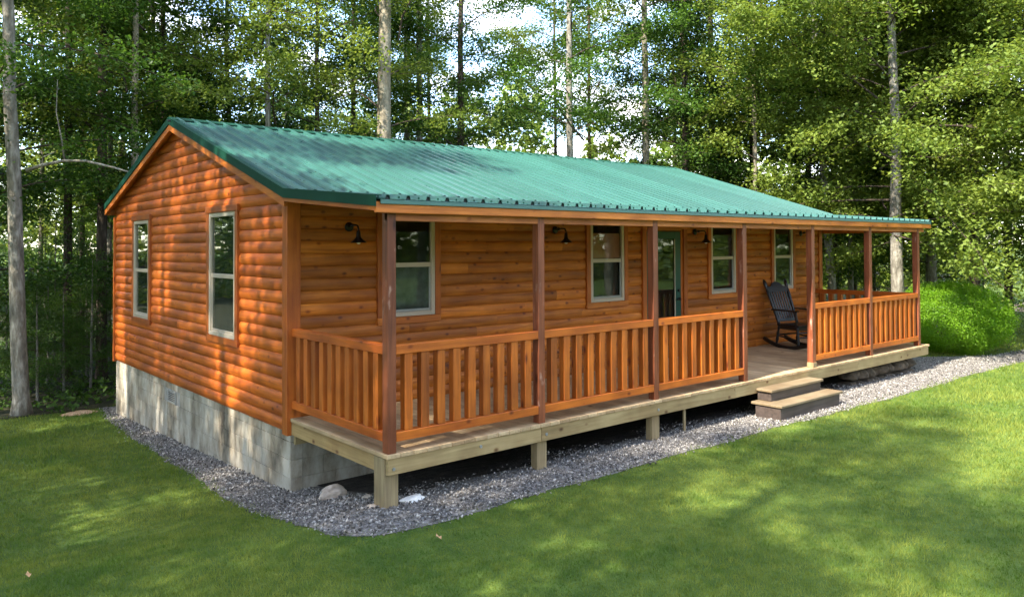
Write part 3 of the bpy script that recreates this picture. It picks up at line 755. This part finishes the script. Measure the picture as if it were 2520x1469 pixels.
# rubble pier under the far deck end
def rock(name, c, r, mat, seed, sub=3, rough=.25, parent=None):
    import bmesh
    from mathutils import noise
    bm = bmesh.new(); bmesh.ops.create_icosphere(bm, subdivisions=sub, radius=1)
    for v in bm.verts:
        n = noise.noise(v.co*1.3+Vector((seed, seed*2, 0)))*rough*1.4+noise.noise(v.co*4+Vector((seed, 0, 3)))*rough*.45
        q = v.co*(1+n); v.co = Vector((q.x*r[0], q.y*r[1], q.z*r[2]))
    me = bpy.data.meshes.new(name); bm.to_mesh(me); bm.free(); me.materials.append(mat)
    o = link(name, me, parent, c); return o
pier = empty('rubble_pier', (10.3, -1.75, -.5)); tag(pier, 'brown mixed rubble pier under the far right end of the porch deck', 'pier')
k = 0
for ix in range(9):
    for iz in range(2):
        x = -1.08+ix*.27+random.uniform(-.04, .04)
        q = rock('stone', (x, random.uniform(-.03, .03), -.05+iz*.21), (random.uniform(.14, .19), .20, random.uniform(.10, .13)), M['rubble'], ix*3.1+iz, 2, .22, pier); k += 1

# ---- porch posts, beam, railings
for i, x in enumerate(PX):
    p = MB().box(x, x+PW, YP, YP+.095, .002, 2.195).build('porch_post', M['post'], cabin)
    if i == 4:
        mb = MB(); mb.box(x-.006, x+PW+.010, YP-.008, YP+.10, .001, .075, .003); tag(mb.build('post_base', M['pier'], p), 'grey weathered base block')
for a, b in ((.0, 5.675), (5.677, L_+.02)):
    MB().box(a, b, YP+.004, YP+.052, 2.10, 2.205).build('porch_beam', M['beam'], cabin)
MB().box(L_-.02, L_+.02, YP+.06, -.06, 2.10, 2.205).build('porch_beam', M['trim_y'], cabin)
def railing(axis, a, b, fixed, n):
    """axis 0: runs along x at y=fixed (front face); axis 1: runs along y at x=fixed"""
    r = MB()
    def bx(mb, u0, u1, n0, n1, z0, z1):
        if axis == 0: mb.box(u0, u1, fixed+n0, fixed+n1, z0, z1)
        else: mb.box(fixed+n0, fixed+n1, u0, u1, z0, z1)
        return mb
    mt = M['rail_x'] if axis == 0 else M['rail_y']
    rl = bx(r, a+.001, b-.001, .0, .092, .888, .972).build('railing', mt, cabin)
    bx(MB(), a+.001, b-.001, .0, .092, .100, .186).build('bottom_rail', mt, rl)
    gap = ((b-a)-n*.088)/(n+1)
    me = bx(MB(), 0, .088, .006, .086, .188, .886).mesh('picket', M['picket'])
    for k in range(n):
        u = a+gap+k*(.088+gap)
        o = link('picket', me, rl, (u, 0, 0) if axis == 0 else (0, u, 0))
    return rl
for i in (0, 1, 2, 4, 5): railing(0, PX[i]+PW, PX[i+1], YP+.002, 9 if i != 5 else 9)
railing(1, YP+.095, -.045, .0, 10)
railing(1, YP+.095, -.045, 11.29, 10)

# ---- wall lamps
def lamp(x):
    z = 2.10; l = MB(); l.lathe((0, 0, 0), [(0, 0), (.055, 0), (.055, .008), (.040, .018), (.0, .020)], 18)
    l.v = [(x+a, -.042-c, z+b) for a, b, c in l.v]
    lo = l.build('wall_lamp', M['black'], cabin, True)
    a = MB(); a.tube([(x, -.06, z), (x, -.11, z+.012), (x, -.19, z+.018), (x, -.245, z+.008), (x, -.265, z-.03), (x, -.265, z-.075)], .010, 8)
    a.lathe((x, -.115, z), [(0, .034), (.02, .03), (.024, .012), (.02, -.004), (0, -.01)], 10)
    a.build('arm', M['black'], lo, True)
    s = MB(); s.lathe((x, -.265, z-.075), [(.0, .03), (.020, .028), (.024, .0), (.028, -.045), (.040, -.062), (.088, -.104), (.092, -.110), (.084, -.106), (.036, -.066), (0, -.055)], 24)
    s.build('shade', M['black'], lo, True)
    bl = MB(); bl.lathe((x, -.265, z-.075), [(.012, -.055), (.022, -.085), (.026, -.105), (.018, -.122), (0, -.128)], 14); bl.build('bulb', M['bulb'], lo, True)
for x in (.70, 3.99, 7.28, 10.75): lamp(x)
xm = MB(); xm.box(-.004, 0, 0, 0.001, 0, 0.001)

# ------------------------------------------------------------------ porch steps
st = empty('porch_steps', (6.6, YP, -.48)); tag(st, 'two tan treads on dark brown boxes, steps up to the porch opening', 'steps')
def S(x0, x1, y0, y1, z0, z1, n, mt):
    o = MB().box(x0-6.6, x1-6.6, y0-YP, y1-YP, z0+.48, z1+.48, .006).build(n, mt, st)
S(5.78, 7.40, -2.50, -2.12, -.62, -.315, 'riser_box', M['riser'])
S(5.93, 7.28, -2.27, -2.062, -.276, -.155, 'riser_box', M['riser'])
S(5.76, 7.44, -2.53, -2.064, -.313, -.278, 'tread', M['tread'])
S(5.90, 7.31, -2.30, -2.060, -.153, -.118, 'tread', M['tread'])

# ------------------------------------------------------------------ rocking chair (faces -y)
ch = empty('rocking_chair', (9.46, -.68, .002)); tag(ch, 'black wooden rocking chair with slatted high back on the porch', 'chair')
ch.rotation_euler.z = R(-12); ch.scale = (1.08, 1.05, 1.04)
bpnt = M['blackpaint']
def arc(x, n=14):
    pts = []; Rr = 1.25
    for i in range(n):
        t = -0.43+i*.80/(n-1); pts.append((x, -Rr*math.sin(t), Rr-Rr*math.cos(t)+.018))
    return pts
for x in (-.25, .25):
    mb = MB(); pts = arc(x)
    for p, q in zip(pts[:-1], pts[1:]): mb.bar(p, q, .042, .062)
    mb.build('rocker', bpnt, ch)
HS = .40
seat = MB().box(-.26, .26, -.26, .22, HS-.015, HS+.015, .008).build('seat', bpnt, ch)
MB().box(-.24, .24, -.235, .20, HS-.075, HS-.017).build('seat_apron', bpnt, ch)
turn = [.021, .021, .027, .019, .026, .018, .023, .023]
for x in (-.23, .23):
    mb = MB(); mb.tube([(x*(1+.08*(1-t)), -.21-.03*(1-t), .05+t*(HS-.06)) for t in np.linspace(0, 1, 8)], turn); mb.build('leg', bpnt, ch, True)
    mb = MB(); mb.tube([(x*(1+.08*(1-t)), .19+.05*(1-t), .05+t*(HS-.06)) for t in np.linspace(0, 1, 8)], turn); mb.build('leg', bpnt, ch, True)
bk0, bk1 = Vector((0, .20, HS)), Vector((0, .20+.30, HS+.74))
up = (bk1-bk0).normalized(); nb_ = Vector((0, up.z, -up.y))
for x in (-.235, .235):
    x = x*1.0
    mb = MB(); rr = [.026, .026, .029, .022, .028, .023, .026, .028, .023, .028, .027, .027, .018, .032, .034, .015]
    mb.tube([tuple(bk0+(bk1-bk0)*t+Vector((x*(.93+.15*t), 0, 0))) for t in np.linspace(0, 1.05, 16)], rr, 10); mb.build('back_post', bpnt, ch, True)
# crest rail with a rounded hump
poly = [(-.235, 0), (.235, 0), (.245, .095), (.15, .10)]+[(.13*math.cos(a), .105+.085*math.sin(a)) for a in np.linspace(0.15, math.pi-.15, 12)]+[(-.15, .10), (-.245, .095)]
def on_back(px_, h, d): return tuple(bk0+up*h+Vector((px_, 0, 0))+nb_*d)
def backslab(poly, h0, d0, d1, name):
    n = len(poly); v = [on_back(a, h0+b, d0) for a, b in poly]+[on_back(a, h0+b, d1) for a, b in poly]
    mb = MB(); mb.add(v, [tuple(range(n)), tuple(range(2*n-1, n-1, -1))]+[(i, i+n, (i+1) % n+n, (i+1) % n) for i in range(n)]); mb.build(name, bpnt, ch)
backslab(poly, .60, -.012, .012, 'crest_rail')
backslab([(-.23, 0), (.23, 0), (.23, .05), (-.23, .05)], .05, -.012, .012, 'lower_rail')
for k in range(7):
    x = -.171+k*.057
    mb = MB(); mb.bar(on_back(x*.95, .095, 0), on_back(x*1.05, .605, 0), .037, .012, up=tuple(nb_)); mb.build('slat', bpnt, ch)
for x in (-.275, .275):
    mb = MB(); mb.box(x-.038, x+.038, -.26, .30, HS+.245, HS+.27, .006); mb.build('armrest', bpnt, ch)
    mb = MB(); mb.tube([(x*.93, -.20, HS+.245*t) for t in np.linspace(0, 1, 7)], [.015, .019, .013, .022, .013, .019, .015]); mb.build('arm_support', bpnt, ch, True)
for (p, q) in (((-.24, -.22, .20), (.24, -.22, .20)), ((-.24, -.22, .28), (.24, -.22, .28)), ((-.24, .21, .22), (.24, .21, .22)), ((-.24, -.22, .16), (-.24, .21, .20)), ((.24, -.22, .16), (.24, .21, .20))):
    MB().tube([p, tuple((Vector(p)+Vector(q))/2), q], [.010, .016, .010], 8).build('stretcher', bpnt, ch, True)

# ------------------------------------------------------------------ stones and bits
tag(rock('boulder', (.06, -.90, float(gz(.06, -.90))+.05), (.15, .11, .085), M['stone'], 3), 'tan boulder on the gravel between foundation corner and corner support post', 'rock')
tag(rock('stone', (.15, -1.42, float(gz(.15, -1.42))+.015), (.055, .05, .03), M['stone'], 5, 2), 'small tan stone left of the corner support post', 'rock')
tag(rock('stone', (.31, -1.97, float(gz(.31, -1.97))+.02), (.13, .07, .03), M['whitestone'], 8), 'flat white stone right of the corner support post', 'rock')
tag(rock('stone', (-.055, -1.86, float(gz(-.055, -1.86))+.01), (.05, .05, .03), M['stone'], 9, 2), 'tiny tan stone at the left foot of the corner support post', 'rock')
def leaflit(c, s, lab):
    v = [(0, -s, .012), (s*.6, -s*.2, .03), (s*.45, s*.5, .016), (0, s, .04), (-s*.5, s*.45, .02), (-s*.65, -s*.1, .036), (0, 0, .022)]
    mb = MB(); mb.add(v, [(0, 1, 6), (1, 2, 6), (2, 3, 6), (3, 4, 6), (4, 5, 6), (5, 0, 6)])
    o = mb.build('dead_leaf', M['deadleaf']); o.location = c; tag(o, lab, 'leaf')
M['deadleaf'] = flat('dead_leaf', (.52, .30, .14), .7)

# ------------------------------------------------------------------ trees
def leaves_mesh(name, pts, size, mat, updir=None, tilt=.8):
    n = len(pts); nr = rng.normal(0, tilt, (n, 3)); nr[:, 2] = 1
    if updir is not None: nr = updir*1.0+rng.normal(0, tilt, (n, 3))
    nr /= np.linalg.norm(nr, axis=1)[:, None]
    a = rng.normal(size=(n, 3)); a -= (a*nr).sum(1)[:, None]*nr; a /= np.linalg.norm(a, axis=1)[:, None]; b = np.cross(nr, a)
    ln = (size*rng.uniform(.65, 1.25, n))[:, None]; wd = ln*rng.uniform(.55, .8, n)[:, None]
    v = np.empty((n, 4, 3)); v[:, 0] = pts-a*ln*.5; v[:, 1] = pts+b*wd*.5+nr*ln*.07; v[:, 2] = pts+a*ln*.5-nr*ln*.12; v[:, 3] = pts-b*wd*.5+nr*ln*.07
    return npmesh(name, v.reshape(-1, 3), np.arange(4*n).reshape(-1, 4), mat)
def grow(H, h0, nbr, rmax, nl, taper_top=.35, curve=.25, spread=1.0, seed=0, angle=.35):
    """returns (trunk mb of unit radius .2, limb mb, leaf points)"""
    rs = np.random.default_rng(seed)
    k = 14; zt = np.linspace(0, H, k); wob = np.cumsum(rs.normal(0, curve*.22, (k, 2)), 0); wob -= wob[0]
    tp = np.stack([wob[:, 0]*.6, wob[:, 1]*.6, zt], -1)
    rad = .2*(1-.78*(zt/H)**1.1); rad[0] *= 1.45; 
    tp2 = np.insert(tp, 1, [tp[0, 0], tp[0, 1], .35], axis=0); rad2 = np.insert(rad, 1, .205)
    tr = MB(); tr.tube([tuple(p) for p in tp2], list(rad2), 12)
    lb = MB(); pts = []
    for i in range(nbr):
        u = (i+rs.random())/nbr; h = h0+(H*.97-h0)*u
        base = np.array([np.interp(h, zt, tp[:, 0]), np.interp(h, zt, tp[:, 1]), h])
        ln = rmax*(1-.6*u**1.6)*rs.uniform(.6, 1.1)*(.75+.5*math.sin(math.pi*min(1, u*1.4)))
        az = i*2.399+rs.normal(0, .4); el = angle+.5*u+rs.normal(0, .3)
        m_ = 7; t = np.linspace(0, 1, m_)
        dirh = np.array([math.cos(az), math.sin(az)])
        side = np.cumsum(rs.normal(0, .05, m_))*ln
        bp_ = np.stack([base[0]+dirh[0]*ln*t*math.cos(el)-dirh[1]*side, base[1]+dirh[1]*ln*t*math.cos(el)+dirh[0]*side, base[2]+ln*(math.sin(el)*t-.28*t*t)], -1)
        r0_ = max(.012, .05*(1-.6*u)*ln/rmax)
        lb.tube([tuple(p) for p in bp_], list(np.linspace(r0_*.6, .004, m_)), 5, False)
        nt_ = max(4, int(ln*5))
        for j in range(nt_):
            tt = .22+.78*(j+rs.random())/nt_
            q = np.array([np.interp(tt, t, bp_[:, c]) for c in range(3)])
            sg = 1 if j % 2 else -1; a2 = az+sg*rs.uniform(.5, 1.3)
            l2 = spread*(.35+.55*(1-tt)*ln*.5)*rs.uniform(.6, 1.2)
            e = q+np.array([math.cos(a2)*l2, math.sin(a2)*l2, l2*rs.uniform(-.5, .45)])
            if l2 > .8: lb.tube([tuple(q), tuple(e)], [.010, .004], 3, False)
            c_ = max(6, int(nl*l2)); s_ = rs.uniform(.05, 1.15, c_)[:, None]
            pt = q+(e-q)*s_+rs.normal(0, 1, (c_, 3))*np.array([.11, .11, .085])*(1.0+.6*l2)
            pts.append(pt)
    return tr, lb, np.concatenate(pts)
PROTO = {}
def proto(key, mat, size, **kw):
    tr, lb, pts = grow(**kw)
    tm = tr.mesh('trunk', M['bark'], True); lm = lb.mesh('limbs', M['barkdark'], True); cm = leaves_mesh('crown', pts, size, mat)
    PROTO[key] = (tm, lm, cm, len(pts))
proto('full0', M['leaf'], .088, H=15, h0=1.8, nbr=46, rmax=3.3, nl=127, seed=1)
proto('full1', M['leaf'], .088, H=14, h0=2.4, nbr=42, rmax=3.0, nl=127, seed=2)
proto('full2', M['leafyellow'], .088, H=13, h0=2.0, nbr=40, rmax=3.2, nl=136, seed=3)
proto('full3', M['leafdark'], .088, H=15, h0=1.5, nbr=46, rmax=3.0, nl=127, seed=4)
proto('tall0', M['leaf'], .09, H=19, h0=3.8, nbr=34, rmax=3.6, nl=112, seed=5)
proto('tall1', M['leafyellow'], .09, H=18, h0=3.6, nbr=32, rmax=3.4, nl=112, seed=6)
proto('sapling', M['leaf'], .075, H=6.5, h0=.8, nbr=26, rmax=1.6, nl=127, seed=8, curve=.15)
proto('broad', M['leafyellow'], .09, H=13, h0=2.3, nbr=64, rmax=4.6, nl=136, seed=9, angle=.2)
proto('shade', M['leaf'], .13, H=17, h0=3.5, nbr=48, rmax=3.4, nl=72, seed=21)
print('leaves', {k: v[3] for k, v in PROTO.items()})
BARK = {}
def tree(key, x, y, lab, rad=.2, rz=None, sc=1.0, bark='bark', grp=None, lean=0, cat='tree', name='tree'):
    tm, lm, cm, _ = PROTO[key]
    rz = random.uniform(0, 6.28) if rz is None else rz
    t = empty(name, (x, y, float(gz(x, y))-.05), None, rz); t.scale = (sc, sc, sc*random.uniform(.95, 1.08))
    if lean:   # degrees towards the left of the photo
        lv = -r2.copy(); lv.z = 0; ax = Vector((0, 0, 1)).cross(lv).normalized()
        t.rotation_euler = (Matrix.Rotation(R(lean), 3, ax) @ Matrix.Rotation(rz, 3, 'Z')).to_euler()
    bk = (key, bark)
    if bk not in BARK:
        m2 = tm.copy(); m2.materials[0] = M[bark]; BARK[bk] = m2
    s = rad/.2/sc
    o = link('trunk', BARK[bk], t); o.scale = (s, s, 1)
    tag(link('limbs', lm, t), kind='stuff'); link('crown', cm, t)
    tag(t, lab, cat, grp); return t
def at(px_, d):    # ground point d metres from the camera along the view ray through picture column px_ (2520 wide)
    v = f1*1902.5+r2*(px_-1260); v.z = 0; v.normalize(); p = CAM+v*d; return p.x, p.y
NAMED = []
def T(key, px_, d, lab, **kw):
    if 'trunk' in lab or 'forked' in lab: NAMED.append((px_, lab))
    x, y = at(px_, d); return tree(key, x, y, lab, **kw)
# trunks the photo shows
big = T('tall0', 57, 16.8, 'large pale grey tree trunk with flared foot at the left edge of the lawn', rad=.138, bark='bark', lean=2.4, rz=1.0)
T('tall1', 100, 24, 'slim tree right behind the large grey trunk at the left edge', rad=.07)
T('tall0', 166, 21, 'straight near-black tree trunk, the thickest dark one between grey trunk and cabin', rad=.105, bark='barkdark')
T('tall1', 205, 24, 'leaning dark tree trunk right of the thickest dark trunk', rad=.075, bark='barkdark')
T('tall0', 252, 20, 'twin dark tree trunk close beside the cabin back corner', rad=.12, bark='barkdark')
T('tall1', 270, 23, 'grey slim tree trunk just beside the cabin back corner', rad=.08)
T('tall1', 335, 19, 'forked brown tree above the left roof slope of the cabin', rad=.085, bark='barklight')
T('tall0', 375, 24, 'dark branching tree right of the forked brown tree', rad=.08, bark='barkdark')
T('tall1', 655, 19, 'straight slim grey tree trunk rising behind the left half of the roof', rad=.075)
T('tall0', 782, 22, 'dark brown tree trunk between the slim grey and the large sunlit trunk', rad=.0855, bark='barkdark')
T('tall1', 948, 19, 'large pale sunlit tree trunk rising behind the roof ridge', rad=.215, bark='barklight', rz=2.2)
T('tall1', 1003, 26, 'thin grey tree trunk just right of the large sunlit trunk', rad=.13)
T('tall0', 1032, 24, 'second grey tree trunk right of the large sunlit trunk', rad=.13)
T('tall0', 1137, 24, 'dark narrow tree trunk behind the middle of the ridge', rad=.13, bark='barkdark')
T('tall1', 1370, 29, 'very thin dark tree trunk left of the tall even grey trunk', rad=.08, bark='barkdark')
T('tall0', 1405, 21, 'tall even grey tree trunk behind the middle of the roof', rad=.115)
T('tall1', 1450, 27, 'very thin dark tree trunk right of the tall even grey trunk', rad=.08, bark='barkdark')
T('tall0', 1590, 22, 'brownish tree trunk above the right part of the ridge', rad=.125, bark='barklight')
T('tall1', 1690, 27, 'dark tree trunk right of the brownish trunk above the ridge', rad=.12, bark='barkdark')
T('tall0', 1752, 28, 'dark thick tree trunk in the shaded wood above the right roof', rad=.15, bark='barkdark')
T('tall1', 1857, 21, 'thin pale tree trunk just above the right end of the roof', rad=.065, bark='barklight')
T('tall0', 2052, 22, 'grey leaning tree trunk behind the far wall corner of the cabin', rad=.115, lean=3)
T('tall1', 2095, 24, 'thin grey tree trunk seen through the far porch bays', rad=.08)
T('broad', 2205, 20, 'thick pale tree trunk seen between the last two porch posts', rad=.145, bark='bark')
# bare branch on the large left tree
br = MB(); bx0, by0 = at(50, 16.8)
p0 = Vector((bx0, by0, 3.30)); rr_ = r2.copy(); rr_.z = 0; rr_.normalize()
bpts = [p0+rr_*(.1+s)+Vector((0, 0, h)) for s, h in ((0, 0), (.3, .10), (.7, .18), (1.1, .17), (1.6, .05), (2.1, -.10), (2.6, -.12))]
br.tube(bpts, [.04, .032, .028, .024, .02, .015, .008], 7)
br.tube([bpts[2], bpts[2]+Vector((-.05, 0, .4)), bpts[2]+Vector((-.12, .1, .9)), bpts[2]+Vector((-.1, .1, 1.5))], [.018, .014, .011, .006], 6)
br.tube([bpts[1], bpts[1]+Vector((0, 0, .15)), bpts[1]+rr_*.25+Vector((0, 0, .25))], [.014, .01, .006], 5)
bo = br.build('bare_branch', M['bark'], None, True); bpy.context.view_layer.update(); bo.parent = big; bo.matrix_parent_inverse = big.matrix_world.inverted()

# filler trees of the wood: leafy to the ground
def nearest(px_):
    q = min(NAMED, key=lambda t: abs(t[0]-px_)); short = ' '.join(q[1].split()[:5])
    for stop in ('rising', 'with', 'right', 'the', 'above', 'behind', 'in', 'seen', 'just', 'between', 'left', 'close', 'of'):
        w_l = short.split()
        if stop in w_l: short = ' '.join(w_l[:w_l.index(stop)])
    return q, short
def near_label(kind, px_, d):
    q, short = nearest(px_); side_ = 'left' if px_ < q[0] else 'right'
    size = 'low' if d < 20.5 else ('waist-high' if d < 24.5 else 'tall')
    return '%s %s in the wood, %s of the %s' % (size, kind, side_, short)
zones = [('leafy tree of the wood left of the cabin', 'leafy trees left of the cabin', -60, 330),
         ('leafy tree of the wood behind the left half of the roof', 'leafy trees behind the left half of the roof', 330, 1150),
         ('leafy tree of the wood behind the middle of the roof', 'leafy trees behind the middle of the roof', 1150, 1650),
         ('leafy tree of the wood behind the right end of the cabin', 'leafy trees behind the right end of the cabin', 1650, 2290)]
def zone(px_):
    for l, g, a, b in zones:
        if a <= px_ < b: return l, g
    return zones[-1][:2]
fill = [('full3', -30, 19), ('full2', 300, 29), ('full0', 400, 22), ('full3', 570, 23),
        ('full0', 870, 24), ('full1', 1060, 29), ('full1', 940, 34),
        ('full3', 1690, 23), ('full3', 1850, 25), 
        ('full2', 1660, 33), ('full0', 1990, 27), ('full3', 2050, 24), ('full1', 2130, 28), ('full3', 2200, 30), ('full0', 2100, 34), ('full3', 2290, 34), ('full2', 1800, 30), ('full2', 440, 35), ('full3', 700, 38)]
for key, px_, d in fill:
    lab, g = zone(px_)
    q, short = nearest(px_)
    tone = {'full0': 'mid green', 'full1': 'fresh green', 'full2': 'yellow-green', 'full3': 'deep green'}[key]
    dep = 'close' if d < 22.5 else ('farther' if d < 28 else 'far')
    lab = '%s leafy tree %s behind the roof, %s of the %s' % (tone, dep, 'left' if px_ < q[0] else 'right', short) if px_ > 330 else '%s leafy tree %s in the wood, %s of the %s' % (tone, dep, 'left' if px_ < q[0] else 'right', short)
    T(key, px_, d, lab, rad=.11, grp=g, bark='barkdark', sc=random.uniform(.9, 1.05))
# sunlit trees at the right
T('broad', 2400, 22.5, 'broad yellow-green tree behind the round bush', rad=.13, sc=1.08, bark='barkdark')
T('broad', 2640, 21.5, 'tall yellow-green tree filling the upper right corner', rad=.13, sc=1.1, bark='barkdark')
T('broad', 2480, 31, 'yellow-green tree behind the gap between the two broad trees at the right', rad=.14, sc=1.15, bark='barkdark')
T('full2', 2290, 25, 'light green tree just right of the porch end above the bush', rad=.14)
T('sapling', 2560, 30, 'low light green sapling at the right edge beyond the lawn', rad=.06)
for i, (px_, d, lab) in enumerate(((225, 18.5, 'low leafy shrub left of the cabin foundation'), (262, 20, 'leafy shrub touching the cabin back corner from behind'), (120, 20, 'low shrub between the grey trunk and the dark trunk'), (20, 21, 'low dark shrub at the left picture edge'))):
    T('sapling', px_, d, lab, rad=.03, sc=.42 if i != 1 else .5, cat='shrub', name='shrub')
for j_, (px_, d, sc_) in enumerate(((-20, 18, .4), (60, 19, .36), (95, 18, .38), (135, 21, .6), (160, 19, .34), (190, 22, .6), (215, 20.5, .5), (30, 24, .7), (110, 26, .8), (240, 25, .8), (-10, 27, .8), )):
    T('sapling', px_, d, near_label('undergrowth shrub', px_, d), rad=.03, sc=sc_, cat='shrub', name='shrub', grp='undergrowth shrubs left of the cabin')
for px_, d in ((2300, 28), (2360, 32), (2420, 36), (1850, 29), (1950, 31), (2060, 30), (2150, 27)):
    T('sapling', px_, d, near_label('dark understorey sapling', px_, d), rad=.05, sc=.8, grp='dark understorey saplings', name='sapling')
def cover():
    n = 60000; a = R(90)-(YAW+rng.uniform(-.62, .62, n)); d = rng.uniform(13, 34, n)
    x = CAM.x+d*np.cos(a); y = CAM.y+d*np.sin(a); F = np.array(F_IN)
    fe = np.interp(x, F[:, 0], F[:, 1])+.25*np.sin(x*2.3)
    cl = np.sin(x*1.7+np.sin(y*1.3)*2)*np.sin(y*1.9+1)
    k = (y > fe) & ((y > 8.4) | (x < -.3) | (x > 12.5)) & (cl > -.35); x, y, cl = x[k], y[k], cl[k]
    z = gz(x, y)+.02+rng.random(len(x))**1.6*(.16+.34*np.clip(cl, 0, 1))
    tag(link('ground_cover', leaves_mesh('ground_cover', np.stack([x, y, z], -1), .10, M['leaf'])), 'low leafy plants covering the floor of the wood', 'ground cover', kind='stuff')
cover()
# far wood that reads as one mass
def woods():
    n = 150000; a = rng.uniform(0, 2*math.pi, n); d = rng.uniform(44, 62, n)
    x = CAM.x+d*np.cos(a); y = CAM.y+d*np.sin(a); z = -1+rng.random(n)**1.3*11*(1+.25*np.sin(a*23)+.2*np.sin(a*61))
    k = (y > 8) | ((x < -20) | (y < -20) | (x > 50)); p = np.stack([x, y, z], -1)[k]
    tag(link('distant_woods', leaves_mesh('distant_woods', p, .62, M['leafyellow'])), 'far green wood showing between the tree trunks', 'woods', kind='stuff')
woods()
# trees beside and behind the camera: they shade the lawn and the gable and show in the glass
side = [('shade', -6.8, -5.2), ('shade', -5.8, -9.6), ('tall0', -9, -8), ('tall1', -4.5, -13.5), ('full1', -9, 13), ('full0', -7, 17), ('full0', -6, 12.5), ('shade', -7.5, 1.2), ('tall1', -9, 5.5), ('full1', -10.5, -1.5), ('shade', -9.2, -2.4), ('tall1', -6.2, 8.5), ('shade', -8.6, 3.6)]
for key, x, y in side:
    tree(key, x, y, 'tall tree standing left of the lawn outside the picture', rad=.2, grp='trees beside the lawn outside the picture')
for key, x, y in (('full0', 13, -17), ('full1', 21, -14.5), ('full3', 29, -12.5), ('full1', 38, -10), ('full3', 43, -8), ('full0', 9, -19), ('full3', 5, -20), ('full0', 50, -6)):
    tree(key, x, y, 'leafy tree across the lawn outside the picture', rad=.2, grp='trees across the lawn outside the picture')

# round bush
def bush():
    n = 70000; v = rng.normal(size=(n, 3)); v /= np.linalg.norm(v, axis=1)[:, None]
    ph = v*2.3; lump = 1+.05*np.sin(ph[:, 0]*3+1)*np.cos(ph[:, 1]*3)+.04*np.sin(ph[:, 2]*5+ph[:, 0]*4)+.03*np.sin(v[:, 0]*19+v[:, 2]*13)
    r_ = lump*(1-.30*rng.random(n)**1.8)+np.abs(rng.normal(0, .045, n))
    p = v*r_[:, None]*np.array([1.13, 1.13, .76]); p[:, 2] = np.where(p[:, 2] < -.80, -.80+rng.random(n)*.2, p[:, 2])
    root = empty('round_bush', (14.75, -1.35, -.52)); p[:, 2] += .78
    link('foliage', leaves_mesh('foliage', p, .032, M['bushleaf'], updir=v*.7+np.array([0, 0, .5]), tilt=.5), root)
    s = MB()
    for k in range(7):
        a = k*.9; s.tube([(0.05*math.cos(a), .05*math.sin(a), 0), (.4*math.cos(a), .4*math.sin(a), .7)], [.03, .015], 6)
    s.build('stem', M['barkdark'], root)
    core = MB(); 
    tag(root, 'round clipped bright green bush at the far end of the porch', 'bush')
bush()
for px_, d, py_, s, lab in ((1080, 0, 1330, .035, 'tan dead leaf on the lawn in front of the porch corner'), (70, 0, 1390, .035, 'tan dead leaf on the lawn at the lower left')):
    v = f1*1902.5+r2*(px_-1260)-u2*(py_-570.95); t = (-.49-CAM.z)/v.z; p = CAM+v*t
    leaflit((p.x, p.y, float(gz(p.x, p.y))+.01), s, lab)
p = (-.5, 7.95); mb = MB(); mb.lathe((0, 0, 0), [(.0, .05), (.09, .05), (.13, .02), (.2, -.03)], 14)
o = mb.build('dirt_patch', M['dirt'], None, True); o.location = (p[0], p[1], float(gz(*p))+.02); o.scale = (1.6, 1, .45); tag(o, 'low flat brown stump at the edge of the lawn left of the cabin', 'patch')  # flattened mound standing for a flat patch of brown dirt
